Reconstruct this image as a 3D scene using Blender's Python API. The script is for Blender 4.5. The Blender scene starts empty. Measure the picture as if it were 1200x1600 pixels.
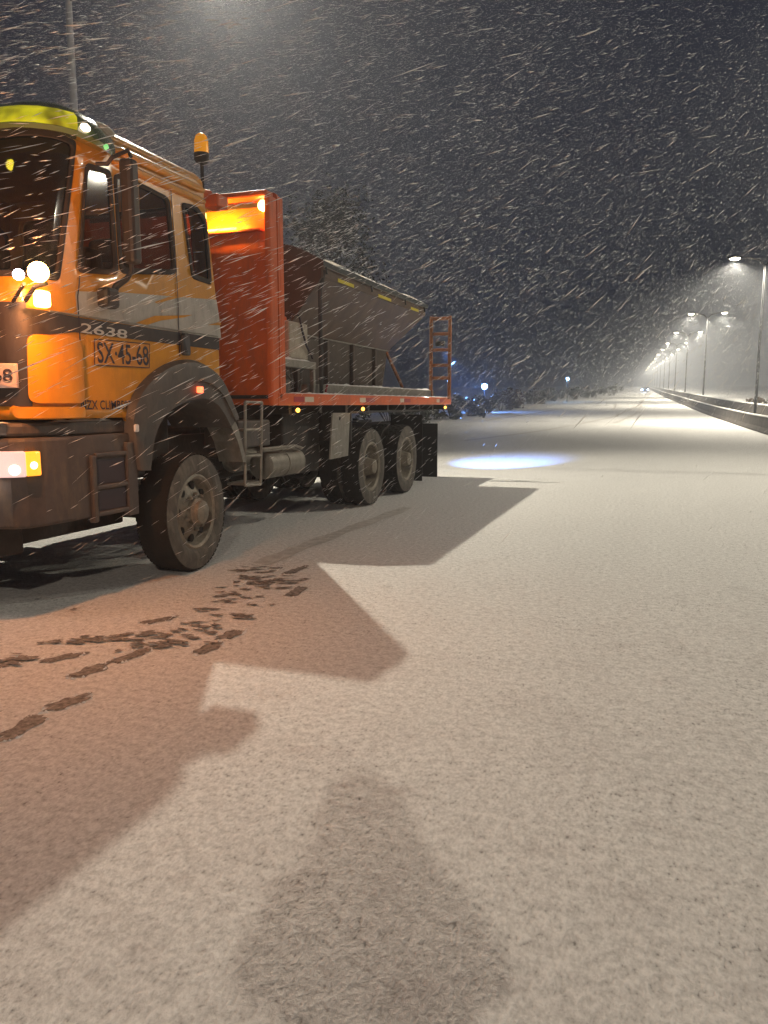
import bpy, bmesh, math, random
import numpy as np
from mathutils import Vector, Matrix, noise
from mathutils.geometry import tessellate_polygon
PI = math.pi; rad = math.radians
random.seed(7); rng = np.random.default_rng(7)
S = bpy.context.scene; COL = S.collection

# ------------------------------------------------------------------ camera
EYE = Vector((0, 0, 1.5)); PITCH = rad(8.06); YAW = rad(19.56); FPX = 1200.0
cd = bpy.data.cameras.new('camera'); cam = bpy.data.objects.new('camera', cd); COL.objects.link(cam)
cam.location = EYE; cam.rotation_euler = (PI/2 - PITCH, 0, YAW)
cd.sensor_fit = 'VERTICAL'; cd.sensor_height = 32.0; cd.sensor_width = 24.0; cd.lens = 32.0*FPX/1600.0
cd.clip_start = 0.05; cd.clip_end = 3000
S.camera = cam
S.view_settings.view_transform = 'Standard'; S.view_settings.look = 'None'
S.view_settings.exposure = 0.0; S.view_settings.gamma = 1.0
S.render.resolution_x = 768; S.render.resolution_y = 1024
S.cycles.use_denoising = True
S.cycles.max_bounces = 6; S.cycles.diffuse_bounces = 3; S.cycles.volume_bounces = 0
S.cycles.transparent_max_bounces = 12
S.cycles.sample_clamp_indirect = 4.0

# ------------------------------------------------------------------ night sky
W = bpy.data.worlds.new('World'); S.world = W; W.use_nodes = True
nt = W.node_tree; nt.nodes.clear()
wo = nt.nodes.new('ShaderNodeOutputWorld'); bg = nt.nodes.new('ShaderNodeBackground')
sky = nt.nodes.new('ShaderNodeTexSky'); sky.sky_type = 'NISHITA'; sky.sun_disc = False
sky.sun_elevation = rad(-9); sky.sun_rotation = rad(200)
add = nt.nodes.new('ShaderNodeMix'); add.data_type = 'RGBA'; add.blend_type = 'ADD'
add.inputs['Factor'].default_value = 1.0
nt.links.new(sky.outputs['Color'], add.inputs[6]); add.inputs[7].default_value = (0.05, 0.09, 0.23, 1)
nt.links.new(add.outputs[2], bg.inputs['Color']); bg.inputs['Strength'].default_value = 0.1
nt.links.new(bg.outputs[0], wo.inputs['Surface'])

# ------------------------------------------------------------------ light levels
P_LEFT = 5700      # street lamp beyond the lorry
P_NEAR = 10000      # street lamp behind the photographer
P_MID = 2100
P_ROW = 9500       # street lamps down the road
C_STREET = (1.0, 0.91, 0.73); C_SODIUM = (1.0, 0.85, 0.68)
HAZE_DENSITY = 0.0036

# ------------------------------------------------------------------ ray helpers (measuring only)
cp, sp = math.cos(PITCH), math.sin(PITCH); cy_, sy_ = math.cos(YAW), math.sin(YAW)
VF = Vector((-sy_*cp, cy_*cp, -sp)); VR = Vector((cy_, sy_, 0)); VU = VR.cross(VF)
def ray(x, y): return VF*FPX + VR*(x-600) + VU*(800-y)
def on_x(x, y, X): d = ray(x, y); return EYE + d*(X/d.x)
def on_y(x, y, Y): d = ray(x, y); return EYE + d*(Y/d.y)
def on_g(x, y, z=0): d = ray(x, y); return EYE + d*((z-EYE.z)/d.z)
def gz(Y):                                                       # the road climbs gently beyond 40 m
    t = (Y-42)/9.0
    return max(0.0, 0.025*9.0*(math.log1p(math.exp(t)) if t < 30 else t)-0.02)

# ------------------------------------------------------------------ materials
def mat(name, base, rough=0.6, metal=0.0, emit=None, estr=0.0, bump=0.0, bscale=40, var=0.0, vscale=6, dirt=0.0, coat=0.0, dcol=(0.10,0.075,0.055)):
    m = bpy.data.materials.new(name); m.use_nodes = True; n = m.node_tree; b = n.nodes['Principled BSDF']
    b.inputs['Base Color'].default_value = (*base, 1); b.inputs['Roughness'].default_value = rough
    b.inputs['Metallic'].default_value = metal; b.inputs['Coat Weight'].default_value = coat
    tc = n.nodes.new('ShaderNodeTexCoord')
    if var or dirt:
        t = n.nodes.new('ShaderNodeTexNoise'); t.inputs['Scale'].default_value = vscale; t.inputs['Detail'].default_value = 6
        t.inputs['Roughness'].default_value = 0.65
        n.links.new(tc.outputs['Object'], t.inputs['Vector'])
        r = n.nodes.new('ShaderNodeValToRGB'); n.links.new(t.outputs['Fac'], r.inputs['Fac'])
        lo = tuple(c*(1-var) for c in base)
        r.color_ramp.elements[0].position = 0.35; r.color_ramp.elements[0].color = (*lo, 1)
        r.color_ramp.elements[1].position = 0.65; r.color_ramp.elements[1].color = (*base, 1)
        out = r.outputs['Color']
        if dirt:
            t2 = n.nodes.new('ShaderNodeTexNoise'); t2.inputs['Scale'].default_value = vscale*1.7; t2.inputs['Detail'].default_value = 8
            t2.inputs['Roughness'].default_value = 0.7
            mp = n.nodes.new('ShaderNodeMapping'); mp.inputs['Scale'].default_value = (1, 1, 0.35)
            n.links.new(tc.outputs['Object'], mp.inputs['Vector']); n.links.new(mp.outputs[0], t2.inputs['Vector'])
            r2 = n.nodes.new('ShaderNodeMapRange'); r2.inputs['From Min'].default_value = 0.48; r2.inputs['From Max'].default_value = 0.75
            r2.inputs['To Max'].default_value = dirt
            n.links.new(t2.outputs['Fac'], r2.inputs['Value'])
            mx = n.nodes.new('ShaderNodeMix'); mx.data_type = 'RGBA'
            n.links.new(r2.outputs[0], mx.inputs['Factor']); n.links.new(out, mx.inputs[6]); mx.inputs[7].default_value = (*dcol, 1)
            out = mx.outputs[2]
        n.links.new(out, b.inputs['Base Color'])
    if bump:
        t = n.nodes.new('ShaderNodeTexNoise'); t.inputs['Scale'].default_value = bscale; t.inputs['Detail'].default_value = 4
        n.links.new(tc.outputs['Object'], t.inputs['Vector'])
        bp = n.nodes.new('ShaderNodeBump'); bp.inputs['Strength'].default_value = bump; bp.inputs['Distance'].default_value = 0.01
        n.links.new(t.outputs['Fac'], bp.inputs['Height']); n.links.new(bp.outputs[0], b.inputs['Normal'])
    if emit:
        b.inputs['Emission Color'].default_value = (*emit, 1); b.inputs['Emission Strength'].default_value = estr
    return m
M = {}
M['yellow'] = mat('amber_yellow_paint', (0.72, 0.30, 0.008), 0.33, coat=0.5, var=0.12, vscale=3, dirt=0.40, bump=0.05, bscale=12, dcol=(0.16,0.075,0.02))
M['orange'] = mat('orange_paint', (0.74, 0.13, 0.018), 0.42, coat=0.25, var=0.15, vscale=3, dirt=0.5, bump=0.08, bscale=15)
M['white'] = mat('white_band_paint', (0.50, 0.47, 0.42), 0.4, coat=0.3, var=0.15, dirt=0.5)
M['black'] = mat('black_band_paint', (0.035, 0.030, 0.030), 0.4, var=0.2, dirt=0.3)
M['letter'] = mat('silver_lettering', (0.55, 0.52, 0.47), 0.5)
M['ink'] = mat('dark_lettering', (0.03, 0.02, 0.03), 0.6)
M['plate'] = mat('amber_sticker', (0.66, 0.27, 0.03), 0.6, var=0.15, vscale=20)
M['plate_w'] = mat('pale_plate', (0.55, 0.42, 0.38), 0.6, var=0.1)
M['plastic'] = mat('grey_brown_plastic', (0.085, 0.075, 0.068), 0.55, var=0.3, vscale=5, dirt=0.5, bump=0.2, bscale=30, dcol=(0.16,0.13,0.10))
M['bumper'] = mat('dirty_grey_bumper', (0.075, 0.062, 0.058), 0.6, var=0.3, vscale=5, dirt=0.7, bump=0.2, bscale=25, dcol=(0.15,0.11,0.07))
M['dark'] = mat('black_steel', (0.022, 0.019, 0.017), 0.6, var=0.4, vscale=8, dirt=0.6, bump=0.3, bscale=20, dcol=(0.07,0.05,0.035))
M['inside'] = mat('dark_upholstery', (0.03, 0.024, 0.022), 0.8, var=0.3)
M['rubber'] = mat('tyre_rubber', (0.11, 0.098, 0.082), 0.8, var=0.4, vscale=7, dirt=0.8, bump=0.35, bscale=45, dcol=(0.24,0.21,0.17))
M['tread'] = mat('tyre_tread_rubber', (0.012, 0.011, 0.010), 0.95, var=0.3, bump=0.3)
M['rim'] = mat('muddy_wheel_steel', (0.30, 0.265, 0.21), 0.6, metal=0.2, var=0.35, vscale=10, dirt=0.75, bump=0.3, bscale=30, dcol=(0.07,0.055,0.04))
M['steel'] = mat('galvanised_steel', (0.30, 0.28, 0.24), 0.5, metal=0.4, var=0.3, vscale=8, dirt=0.5, bump=0.15)
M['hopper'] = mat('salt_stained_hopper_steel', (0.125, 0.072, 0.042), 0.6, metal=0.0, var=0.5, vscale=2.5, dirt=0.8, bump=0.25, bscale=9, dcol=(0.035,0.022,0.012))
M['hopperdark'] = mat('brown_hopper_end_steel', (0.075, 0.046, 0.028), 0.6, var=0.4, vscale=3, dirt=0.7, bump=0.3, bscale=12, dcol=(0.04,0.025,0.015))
M['boxbrown'] = mat('dark_brown_box_steel', (0.055, 0.036, 0.023), 0.65, var=0.4, vscale=3, dirt=0.7, bump=0.3, bscale=12, dcol=(0.10,0.075,0.055))
M['rustorange'] = mat('grimy_orange_steel', (0.40, 0.13, 0.035), 0.6, var=0.4, vscale=5, dirt=0.8, dcol=(0.12,0.08,0.05), bump=0.2)
M['tarp'] = mat('snowy_tarpaulin', (0.48, 0.42, 0.34), 0.7, var=0.35, vscale=9, bump=0.4, bscale=14)
M['tarpdark'] = mat('dark_tarpaulin_hem', (0.03, 0.035, 0.035), 0.7, bump=0.3)
M['tapey'] = mat('yellow_reflective_tape', (0.62, 0.50, 0.03), 0.4)
M['tapew'] = mat('white_reflective_tape', (0.62, 0.52, 0.42), 0.4)
M['taper'] = mat('red_reflective_tape', (0.35, 0.02, 0.03), 0.4)
M['canister'] = mat('cream_plastic_tank', (0.42, 0.37, 0.29), 0.5, var=0.3, vscale=7, dirt=0.4)
M['snow'] = mat('settled_snow', (0.75, 0.74, 0.72), 0.7, bump=0.5, bscale=30)
M['conc'] = mat('barrier_concrete', (0.16, 0.14, 0.12), 0.85, var=0.45, vscale=2, dirt=0.5, bump=0.4, bscale=12)
M['pole'] = mat('galvanised_pole', (0.035, 0.035, 0.04), 0.5, metal=0.3, var=0.2, bump=0.1)
M['flake'] = mat('snowflake_ice', (0.85, 0.85, 0.85), 0.8)
M['slush'] = mat('trodden_wet_slush', (0.34, 0.31, 0.285), 0.6, var=0.75, vscale=34, bump=0.9, bscale=45)
M['coat'] = mat('dark_winter_coat', (0.05, 0.055, 0.07), 0.8, bump=0.3)
M['skin'] = mat('skin', (0.5, 0.32, 0.24), 0.5)
def emitm(name, col, s, base=(0.3,0.3,0.3)): return mat(name, base, 0.3, emit=col, estr=s)
M['e_street'] = emitm('street_lamp_glow', (1.0, 0.88, 0.62), 30)
def mottled(m, sc=9):
    n = m.node_tree; b = n.nodes['Principled BSDF']; tc = n.nodes.new('ShaderNodeTexCoord'); t = n.nodes.new('ShaderNodeTexNoise'); t.inputs['Scale'].default_value = sc
    r = n.nodes.new('ShaderNodeMapRange'); r.inputs['From Min'].default_value = 0.35; r.inputs['From Max'].default_value = 0.65; r.inputs['To Min'].default_value = 0.03; r.inputs['To Max'].default_value = b.inputs['Emission Strength'].default_value*1.3
    n.links.new(tc.outputs['Object'], t.inputs['Vector']); n.links.new(t.outputs['Fac'], r.inputs['Value']); n.links.new(r.outputs[0], b.inputs['Emission Strength']); return m
M['e_amber'] = emitm('amber_lamp_glow', (1.0, 0.42, 0.05), 6)
M['e_amber_hot'] = emitm('amber_strobe_glow', (1.0, 0.55, 0.12), 40)
M['e_orange_corner'] = emitm('amber_corner_glow', (1.0, 0.40, 0.12), 14)
M['e_white'] = emitm('cold_white_glow', (0.85, 0.85, 1.0), 25)
M['e_head'] = emitm('headlamp_glow', (1.0, 0.66, 0.60), 0.75, (0.5,0.4,0.4))
M['e_headhot'] = emitm('headlamp_bulb_glow', (1.0, 0.80, 0.60), 4)
M['e_turn'] = emitm('turn_signal_glow', (1.0, 0.38, 0.03), 1.6, (0.8,0.3,0.02))
M['e_red'] = emitm('red_marker_glow', (1.0, 0.10, 0.03), 5)
M['e_blue'] = emitm('blue_lamp_glow', (0.25, 0.55, 1.0), 40)
M['e_bluew'] = emitm('blue_white_glow', (0.45, 0.65, 1.0), 30)
M['e_yel'] = emitm('yellow_roof_lamp_glow', (0.62, 0.56, 0.01), 0.9, (0.3,0.3,0.02))
mottled(M['e_yel'], 5)
M['e_yelhot'] = emitm('amber_work_lamp_glow', (1.0, 0.62, 0.02), 2.2)
M['e_green'] = emitm('green_marker_glow', (0.1, 0.9, 0.25), 0.8)
M['beacon'] = mat('amber_beacon_lens', (0.75, 0.28, 0.01), 0.2, emit=(1.0, 0.38, 0.01), estr=0.45)
M['visor'] = mat('green_tinted_visor', (0.10, 0.15, 0.04), 0.15, coat=0.8)
def glass(tint=(0.50,0.46,0.43)):
    m = bpy.data.materials.new('tinted_window_glass'); m.use_nodes = True; n = m.node_tree; n.nodes.clear()
    o = n.nodes.new('ShaderNodeOutputMaterial'); t = n.nodes.new('ShaderNodeBsdfTransparent'); g = n.nodes.new('ShaderNodeBsdfGlossy')
    t.inputs[0].default_value = (*tint, 1); g.inputs['Roughness'].default_value = 0.06
    f = n.nodes.new('ShaderNodeFresnel'); f.inputs['IOR'].default_value = 1.5
    x = n.nodes.new('ShaderNodeMixShader'); n.links.new(f.outputs[0], x.inputs[0]); n.links.new(t.outputs[0], x.inputs[1]); n.links.new(g.outputs[0], x.inputs[2])
    n.links.new(x.outputs[0], o.inputs['Surface']); return m
M['glass'] = glass(); M['glass_dark'] = glass((0.20,0.17,0.15))
M['mirror'] = mat('dark_mirror_back', (0.03, 0.026, 0.026), 0.5, dirt=0.3)

def flake_mat():
    m = bpy.data.materials.new('snowflake'); m.use_nodes = True; n = m.node_tree; n.nodes.clear()
    o = n.nodes.new('ShaderNodeOutputMaterial'); d = n.nodes.new('ShaderNodeBsdfDiffuse'); t = n.nodes.new('ShaderNodeBsdfTranslucent'); x = n.nodes.new('ShaderNodeMixShader')
    d.inputs[0].default_value = (0.9,0.9,0.9,1); t.inputs[0].default_value = (0.9,0.9,0.9,1); n.links.new(d.outputs[0], x.inputs[1]); n.links.new(t.outputs[0], x.inputs[2])
    n.links.new(x.outputs[0], o.inputs['Surface']); return m
M['flake'] = flake_mat()

# ------------------------------------------------------------------ mesh builder
class MB:
    def __init__(s): s.v = []; s.f = []; s.m = []
    def add(s, vs, fs, mi=0):
        o = len(s.v); s.v += [tuple(v) for v in vs]; s.f += [tuple(o+i for i in f) for f in fs]; s.m += [mi]*len(fs); return s
    def box(s, a, b, mi=0):
        x0, y0, z0 = [min(p, q) for p, q in zip(a, b)]; x1, y1, z1 = [max(p, q) for p, q in zip(a, b)]
        return s.add([(x0,y0,z0),(x1,y0,z0),(x1,y1,z0),(x0,y1,z0),(x0,y0,z1),(x1,y0,z1),(x1,y1,z1),(x0,y1,z1)],
                     [(0,3,2,1),(4,5,6,7),(0,1,5,4),(1,2,6,5),(2,3,7,6),(3,0,4,7)], mi)
    def tube(s, pts, r, n=10, mi=0, caps=True):
        pts = [Vector(p) for p in pts]; rs = r if isinstance(r, (list, tuple)) else [r]*len(pts); vs = []; up = None
        for i, p in enumerate(pts):
            d = (pts[min(i+1, len(pts)-1)]-pts[max(i-1, 0)]).normalized()
            if up is None: up = Vector((0,0,1)) if abs(d.z) < 0.9 else Vector((1,0,0))
            a = d.cross(up).normalized(); b = a.cross(d); up = b
            for k in range(n): t = 2*PI*k/n; vs.append(p+(a*math.cos(t)+b*math.sin(t))*rs[i])
        fs = [(i*n+k, i*n+(k+1)%n, (i+1)*n+(k+1)%n, (i+1)*n+k) for i in range(len(pts)-1) for k in range(n)]
        if caps: fs += [tuple(range(n))[::-1], tuple((len(pts)-1)*n+k for k in range(n))]
        return s.add(vs, fs, mi)
    def lathe(s, prof, c, axis='x', n=48, mi=0, closed=False, caps=True):       # prof: (along, radius)
        c = Vector(c); vs = []
        for (a, r) in prof:
            for k in range(n):
                t = 2*PI*k/n; p, q = r*math.cos(t), r*math.sin(t)
                vs.append(c+(Vector((a,p,q)) if axis == 'x' else Vector((p,a,q)) if axis == 'y' else Vector((p,q,a))))
        m = len(prof); rg = m if closed else m-1
        fs = [(i*n+k, ((i+1)%m)*n+k, ((i+1)%m)*n+(k+1)%n, i*n+(k+1)%n) for i in range(rg) for k in range(n)]
        if not closed and caps: fs += [tuple(range(n)), tuple((m-1)*n+k for k in range(n))[::-1]]
        return s.add(vs, fs, mi)
    def prism(s, poly, a, b, axis='x', mi=0):
        def P(t, u, v): return (t,u,v) if axis == 'x' else (u,t,v) if axis == 'y' else (u,v,t)
        n = len(poly); vs = [P(a, *p) for p in poly]+[P(b, *p) for p in poly]
        tr = tessellate_polygon([[Vector((p[0], p[1], 0)) for p in poly]])
        fs = [tuple(t) for t in tr]+[tuple(n+i for i in t[::-1]) for t in tr]
        fs += [(i, (i+1)%n, n+(i+1)%n, n+i) for i in range(n)]
        return s.add(vs, fs, mi)
    def build(s, name, mats, parent=None, org=(0,0,0), smooth=False, bevel=0, solid=0):
        me = bpy.data.meshes.new(name); ox, oy, oz = org
        me.from_pydata([(x-ox, y-oy, z-oz) for x, y, z in s.v], [], s.f)
        if not isinstance(mats, (list, tuple)): mats = [mats]
        for m in mats: me.materials.append(m)
        me.polygons.foreach_set('material_index', s.m)
        bm = bmesh.new(); bm.from_mesh(me); bmesh.ops.recalc_face_normals(bm, faces=bm.faces); bm.to_mesh(me); bm.free()
        if smooth: me.polygons.foreach_set('use_smooth', [True]*len(me.polygons)); me.set_sharp_from_angle(angle=rad(38))
        o = bpy.data.objects.new(name, me); COL.objects.link(o); o.parent = parent
        if solid: md = o.modifiers.new('solid', 'SOLIDIFY'); md.thickness = solid; md.offset = -1
        if bevel: md = o.modifiers.new('bevel', 'BEVEL'); md.width = bevel; md.segments = 2; md.limit_method = 'ANGLE'; md.angle_limit = rad(40)
        return o
def tag(o, label=None, cat=None, group=None, kind=None):
    if label: o['label'] = label
    if cat: o['category'] = cat
    if group: o['group'] = group
    if kind: o['kind'] = kind
    return o
def empty(name, loc, rz=0):
    o = bpy.data.objects.new(name, None); COL.objects.link(o); o.location = loc; o.rotation_euler = (0,0,rz); return o
def copy_tree(o, parent=None):
    c = o.copy(); COL.objects.link(c); c.parent = parent
    for ch in list(o.children): copy_tree(ch, c)
    return c
def spot(name, loc, target, power, color, size=150, blend=0.6, rad_=0.12, parent=None, org=(0,0,0)):
    l = bpy.data.lights.new(name, 'SPOT'); l.energy = power; l.color = color; l.spot_size = rad(size); l.spot_blend = blend; l.shadow_soft_size = rad_
    o = bpy.data.objects.new(name, l); COL.objects.link(o); o.parent = parent; o.location = Vector(loc)-Vector(org)
    o.rotation_euler = (Vector(target)-Vector(loc)).to_track_quat('-Z', 'Y').to_euler(); return o
def point(name, loc, power, color, r=0.05, parent=None, org=(0,0,0)):
    l = bpy.data.lights.new(name, 'POINT'); l.energy = power; l.color = color; l.shadow_soft_size = r
    o = bpy.data.objects.new(name, l); COL.objects.link(o); o.parent = parent; o.location = Vector(loc)-Vector(org); return o

# ================================================================== GROUND
def ground_material():
    m = bpy.data.materials.new('thin_snow_over_asphalt'); m.use_nodes = True; n = m.node_tree; b = n.nodes['Principled BSDF']; L = n.links.new
    b.inputs['Roughness'].default_value = 0.75; b.inputs['Specular IOR Level'].default_value = 0.25
    tc = n.nodes.new('ShaderNodeTexCoord')
    def nz(scale, detail=4, rough=0.55, stretch=None):
        t = n.nodes.new('ShaderNodeTexNoise'); t.inputs['Scale'].default_value = scale; t.inputs['Detail'].default_value = detail; t.inputs['Roughness'].default_value = rough
        if stretch:
            mp = n.nodes.new('ShaderNodeMapping'); mp.inputs['Rotation'].default_value = (0,0,stretch[0]); mp.inputs['Scale'].default_value = stretch[1]
            L(tc.outputs['Object'], mp.inputs['Vector']); L(mp.outputs[0], t.inputs['Vector'])
        else: L(tc.outputs['Object'], t.inputs['Vector'])
        return t.outputs['Fac']
    def rmp(fac, a, b_, to=(0,1)):
        r = n.nodes.new('ShaderNodeMapRange'); r.inputs['From Min'].default_value = a; r.inputs['From Max'].default_value = b_
        r.inputs['To Min'].default_value = to[0]; r.inputs['To Max'].default_value = to[1]; L(fac, r.inputs['Value']); return r.outputs[0]
    def mth(op, a, b_):
        x = n.nodes.new('ShaderNodeMath'); x.operation = op
        for i, q in enumerate((a, b_)):
            if isinstance(q, (int, float)): x.inputs[i].default_value = q
            else: L(q, x.inputs[i])
        return x.outputs[0]
    grain = nz(75, 3, 0.6, (rad(20), (1.0, 0.55, 1)))
    coarse = nz(22, 4, 0.6)
    patch = nz(1.3, 3)
    # asphalt stones showing through where the snow is thinnest
    thr = rmp(patch, 0.3, 0.7, (0.07, -0.03))
    holes = rmp(mth('ADD', mth('ADD', mth('MULTIPLY', grain, 0.65), mth('MULTIPLY', coarse, 0.35)), thr), 0.42, 0.27)
    broad = rmp(nz(0.22, 4, 0.6, (0, (1, 0.12, 1))), 0.3, 0.7, (0.90, 1.04))
    mx = n.nodes.new('ShaderNodeMix'); mx.data_type = 'RGBA'; L(holes, mx.inputs['Factor'])
    mx.inputs[6].default_value = (0.74, 0.735, 0.72, 1); mx.inputs[7].default_value = (0.16, 0.135, 0.115, 1)
    fine = rmp(mth('ADD', mth('MULTIPLY', grain, 0.5), mth('MULTIPLY', coarse, 0.5)), 0.36, 0.60, (0.62, 1.04))
    v = n.nodes.new('ShaderNodeVectorMath'); v.operation = 'SCALE'; L(mx.outputs[2], v.inputs[0]); L(mth('MULTIPLY', broad, fine), v.inputs['Scale'])
    L(v.outputs[0], b.inputs['Base Color'])
    bp = n.nodes.new('ShaderNodeBump'); bp.inputs['Strength'].default_value = 1.0; bp.inputs['Distance'].default_value = 0.008
    L(mth('ADD', mth('MULTIPLY', grain, 0.8), coarse), bp.inputs['Height'])
    L(bp.outputs[0], b.inputs['Normal'])
    return m
M['ground'] = ground_material()
ys = [-60,-30,-15,-6,0,6,14,22,28]+[30+i*3 for i in range(24)]+[110,130,160,200,260,340,440,560,700]
xs = [-260,-120,-60,-30,-16,-8,-4,0,4,8,16,30,60,120]
b = MB(); b.add([(x, y, gz(y)) for y in ys for x in xs], [(j*len(xs)+i, j*len(xs)+i+1, (j+1)*len(xs)+i+1, (j+1)*len(xs)+i) for j in range(len(ys)-1) for i in range(len(xs)-1)])
tag(b.build('snowy_road', M['ground'], smooth=True), kind='structure')

def ribbon(mb, pts, w, dz=0.004):
    P = [Vector(p) for p in pts]; vs = []
    for i, p in enumerate(P):
        d = (P[min(i+1, len(P)-1)]-P[max(i-1, 0)]); d.z = 0; d.normalize(); a = Vector((-d.y, d.x, 0))*w/2*(1+0.25*math.sin(i*1.7))
        for q in (p+a, p-a): vs.append((q.x, q.y, gz(q.y)+dz))
    mb.add(vs, [(2*i, 2*i+1, 2*i+3, 2*i+2) for i in range(len(P)-1)])
trk = mat('pressed_snow_wheel_mark', (0.60, 0.58, 0.55), 0.6, var=0.35, vscale=9, bump=0.8, bscale=30)
b = MB()
for k, (x0, w) in enumerate(((-3.42, 0.20), (-5.9, 0.25))):
    ribbon(b, [(x0+0.05*math.sin(y*0.7), y, 0) for y in np.arange(6.3, 10.5, 0.3)], w)
for pp, w in (([(700,668),(760,664),(850,656),(930,647),(985,640)], 0.35), ([(960,668),(995,658),(1003,648),(996,640),(985,636)], 0.3), ([(725,690),(850,676),(960,661),(1000,650)], 0.35)):
    pts = [on_g(*p) for p in pp]; fine = []
    for i in range(len(pts)-1):
        for t in np.linspace(0, 1, 8, endpoint=False): fine.append(pts[i].lerp(pts[i+1], t))
    fine.append(pts[-1]); ribbon(b, fine, w)
tag(b.build('wheel_marks', trk), kind='structure')

# ---- footprints
def blob(mb, c, ln, wd, ang, z, seed, n=40, rough=0.28, mi=0):
    blob.k = getattr(blob, 'k', 0)+1; z = 0.0045+0.00004*blob.k
    vs = []
    for k in range(n):
        t = 2*PI*k/n
        r = 1+rough*noise.noise(Vector((math.cos(t)*1.6, math.sin(t)*1.6, seed)))*2+0.30*noise.noise(Vector((math.cos(t)*7, math.sin(t)*7, seed+5)))
        x, y = ln/2*math.cos(t)*r, wd/2*math.sin(t)*r*(1-0.28*math.exp(-((math.cos(t)+0.15)/0.25)**2))
        vs.append((c[0]+x*math.cos(ang)-y*math.sin(ang), c[1]+x*math.sin(ang)+y*math.cos(ang), z))
    vs.append((c[0], c[1], z)); mb.add(vs, [(k, (k+1)%n, n) for k in range(n)], mi)
def footprint(x, y, lw, lh, tilt, label, seed):
    """one boot print in the thin snow: a wet patch with a low rim of pushed-up snow"""
    a, c_ = on_g(x-lw/2*math.cos(tilt), y+lh/2+lw/2*math.sin(tilt)*0), on_g(x+lw/2, y-lh/2)
    c = on_g(x, y); ang = math.atan2(c_.y-a.y, c_.x-a.x); ln = (c_-a).length
    ln = min(max(ln, 0.26), 0.42)
    mb = MB(); blob(mb, c, ln, 0.12, ang, 0.005, seed)
    for k in range(16):
        t = random.uniform(0, 2*PI); px, py = ln*0.53*math.cos(t), 0.068*math.sin(t); r = random.uniform(0.006, 0.014)
        q = Vector((c.x+px*math.cos(ang)-py*math.sin(ang), c.y+px*math.sin(ang)+py*math.cos(ang), 0.002))
        mb.add([q+Vector((r,0,0)), q+Vector((0,r,0)), q+Vector((-r,0,0)), q+Vector((0,-r,0)), q+Vector((0,0,r*0.9))], [(0,1,4),(1,2,4),(2,3,4),(3,0,4)], 1)
    o = mb.build('footprint', [M['slush'], M['snow']]); tag(o, label, 'footprint', 'boot prints in the thin snow by the lorry')
footprint(38, 1136, 68, 42, 0.3, 'lone dark boot print, the lowest and nearest of all the prints', 1)
footprint(108, 1098, 72, 26, 0.3, 'dark boot print just ahead of the nearest one, second lowest of all', 2)
footprint(138, 1049, 58, 22, 0.3, 'dark boot print at the lower end of the long double trail', 3)
footprint(95, 1029, 66, 14, 0.1, 'flat thin boot print left of the print ending the long trail', 4)
footprint(325, 1014, 42, 20, 0.3, 'boot print on the lower right edge of the trampled trail', 5)
footprint(360, 992, 40, 16, 0.3, 'boot print just above the one on the lower right edge of the trail', 6)
footprint(205, 1025, 60, 22, 0.3, 'boot print joining the long trail just right of its lower end', 7)
footprint(463, 925, 26, 18, -0.5, 'boot print at the right end of the trampled patch, its lower one', 8)
footprint(462, 892, 30, 12, 0.1, 'small boot print at the right end of the trampled patch, its upper one', 9)
footprint(14, 1036, 44, 12, 0.1, 'faint boot print cut by the left edge of the photo', 10)
footprint(246, 970, 46, 8, 0.2, 'thin streak of a boot print above the middle of the long trail', 11)
b = MB()
rp = random.Random(3)
def scatter(x0, y0, x1, y1, n, sx, sy, ln):
    for k in range(n):
        t = rp.random(); x = x0+(x1-x0)*t+rp.gauss(0, sx); y = y0+(y1-y0)*t+rp.gauss(0, sy); c = on_g(x, y)
        blob(b, c, ln*rp.uniform(0.25, 0.8), ln*rp.uniform(0.15, 0.36), rp.uniform(0.2, 0.9)-0.3, 0.004+0.0006*(k%7), rp.uniform(0, 99), rough=0.4, n=30)
scatter(375, 900, 455, 912, 44, 16, 11, 0.17); scatter(395, 895, 440, 905, 14, 14, 7, 0.2); scatter(340, 928, 420, 940, 10, 20, 6, 0.15)
scatter(325, 958, 380, 920, 16, 15, 8, 0.17)
scatter(200, 1010, 385, 962, 36, 14, 8, 0.18)
scatter(50, 1003, 215, 995, 20, 12, 6, 0.17)
scatter(230, 1015, 330, 985, 14, 14, 7, 0.16)
scatter(0, 1036, 60, 1030, 6, 8, 3, 0.2)
scatter(470, 812, 520, 814, 3, 6, 1, 0.10); scatter(110, 955, 125, 952, 2, 4, 1, 0.08); scatter(60, 938, 80, 938, 2, 5, 1, 0.10)
tag(b.build('trodden_slush', M['slush']), 'churned dark slush trampled through the snow beside the front wheel', 'slush', kind='stuff')

# ================================================================== THE LORRY
T0 = (-5.18, 9.5, 0.0)
truck = tag(empty('gritting_truck', T0), 'yellow cabbed orange winter gritting lorry with salt hopper parked on the snowy road', 'truck')
XS = -3.93; XL = -6.43; XC = -5.18
def TB(mb, name, mats, parent=None, **k): return mb.build(name, mats, parent or truck, T0, **k)

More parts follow.
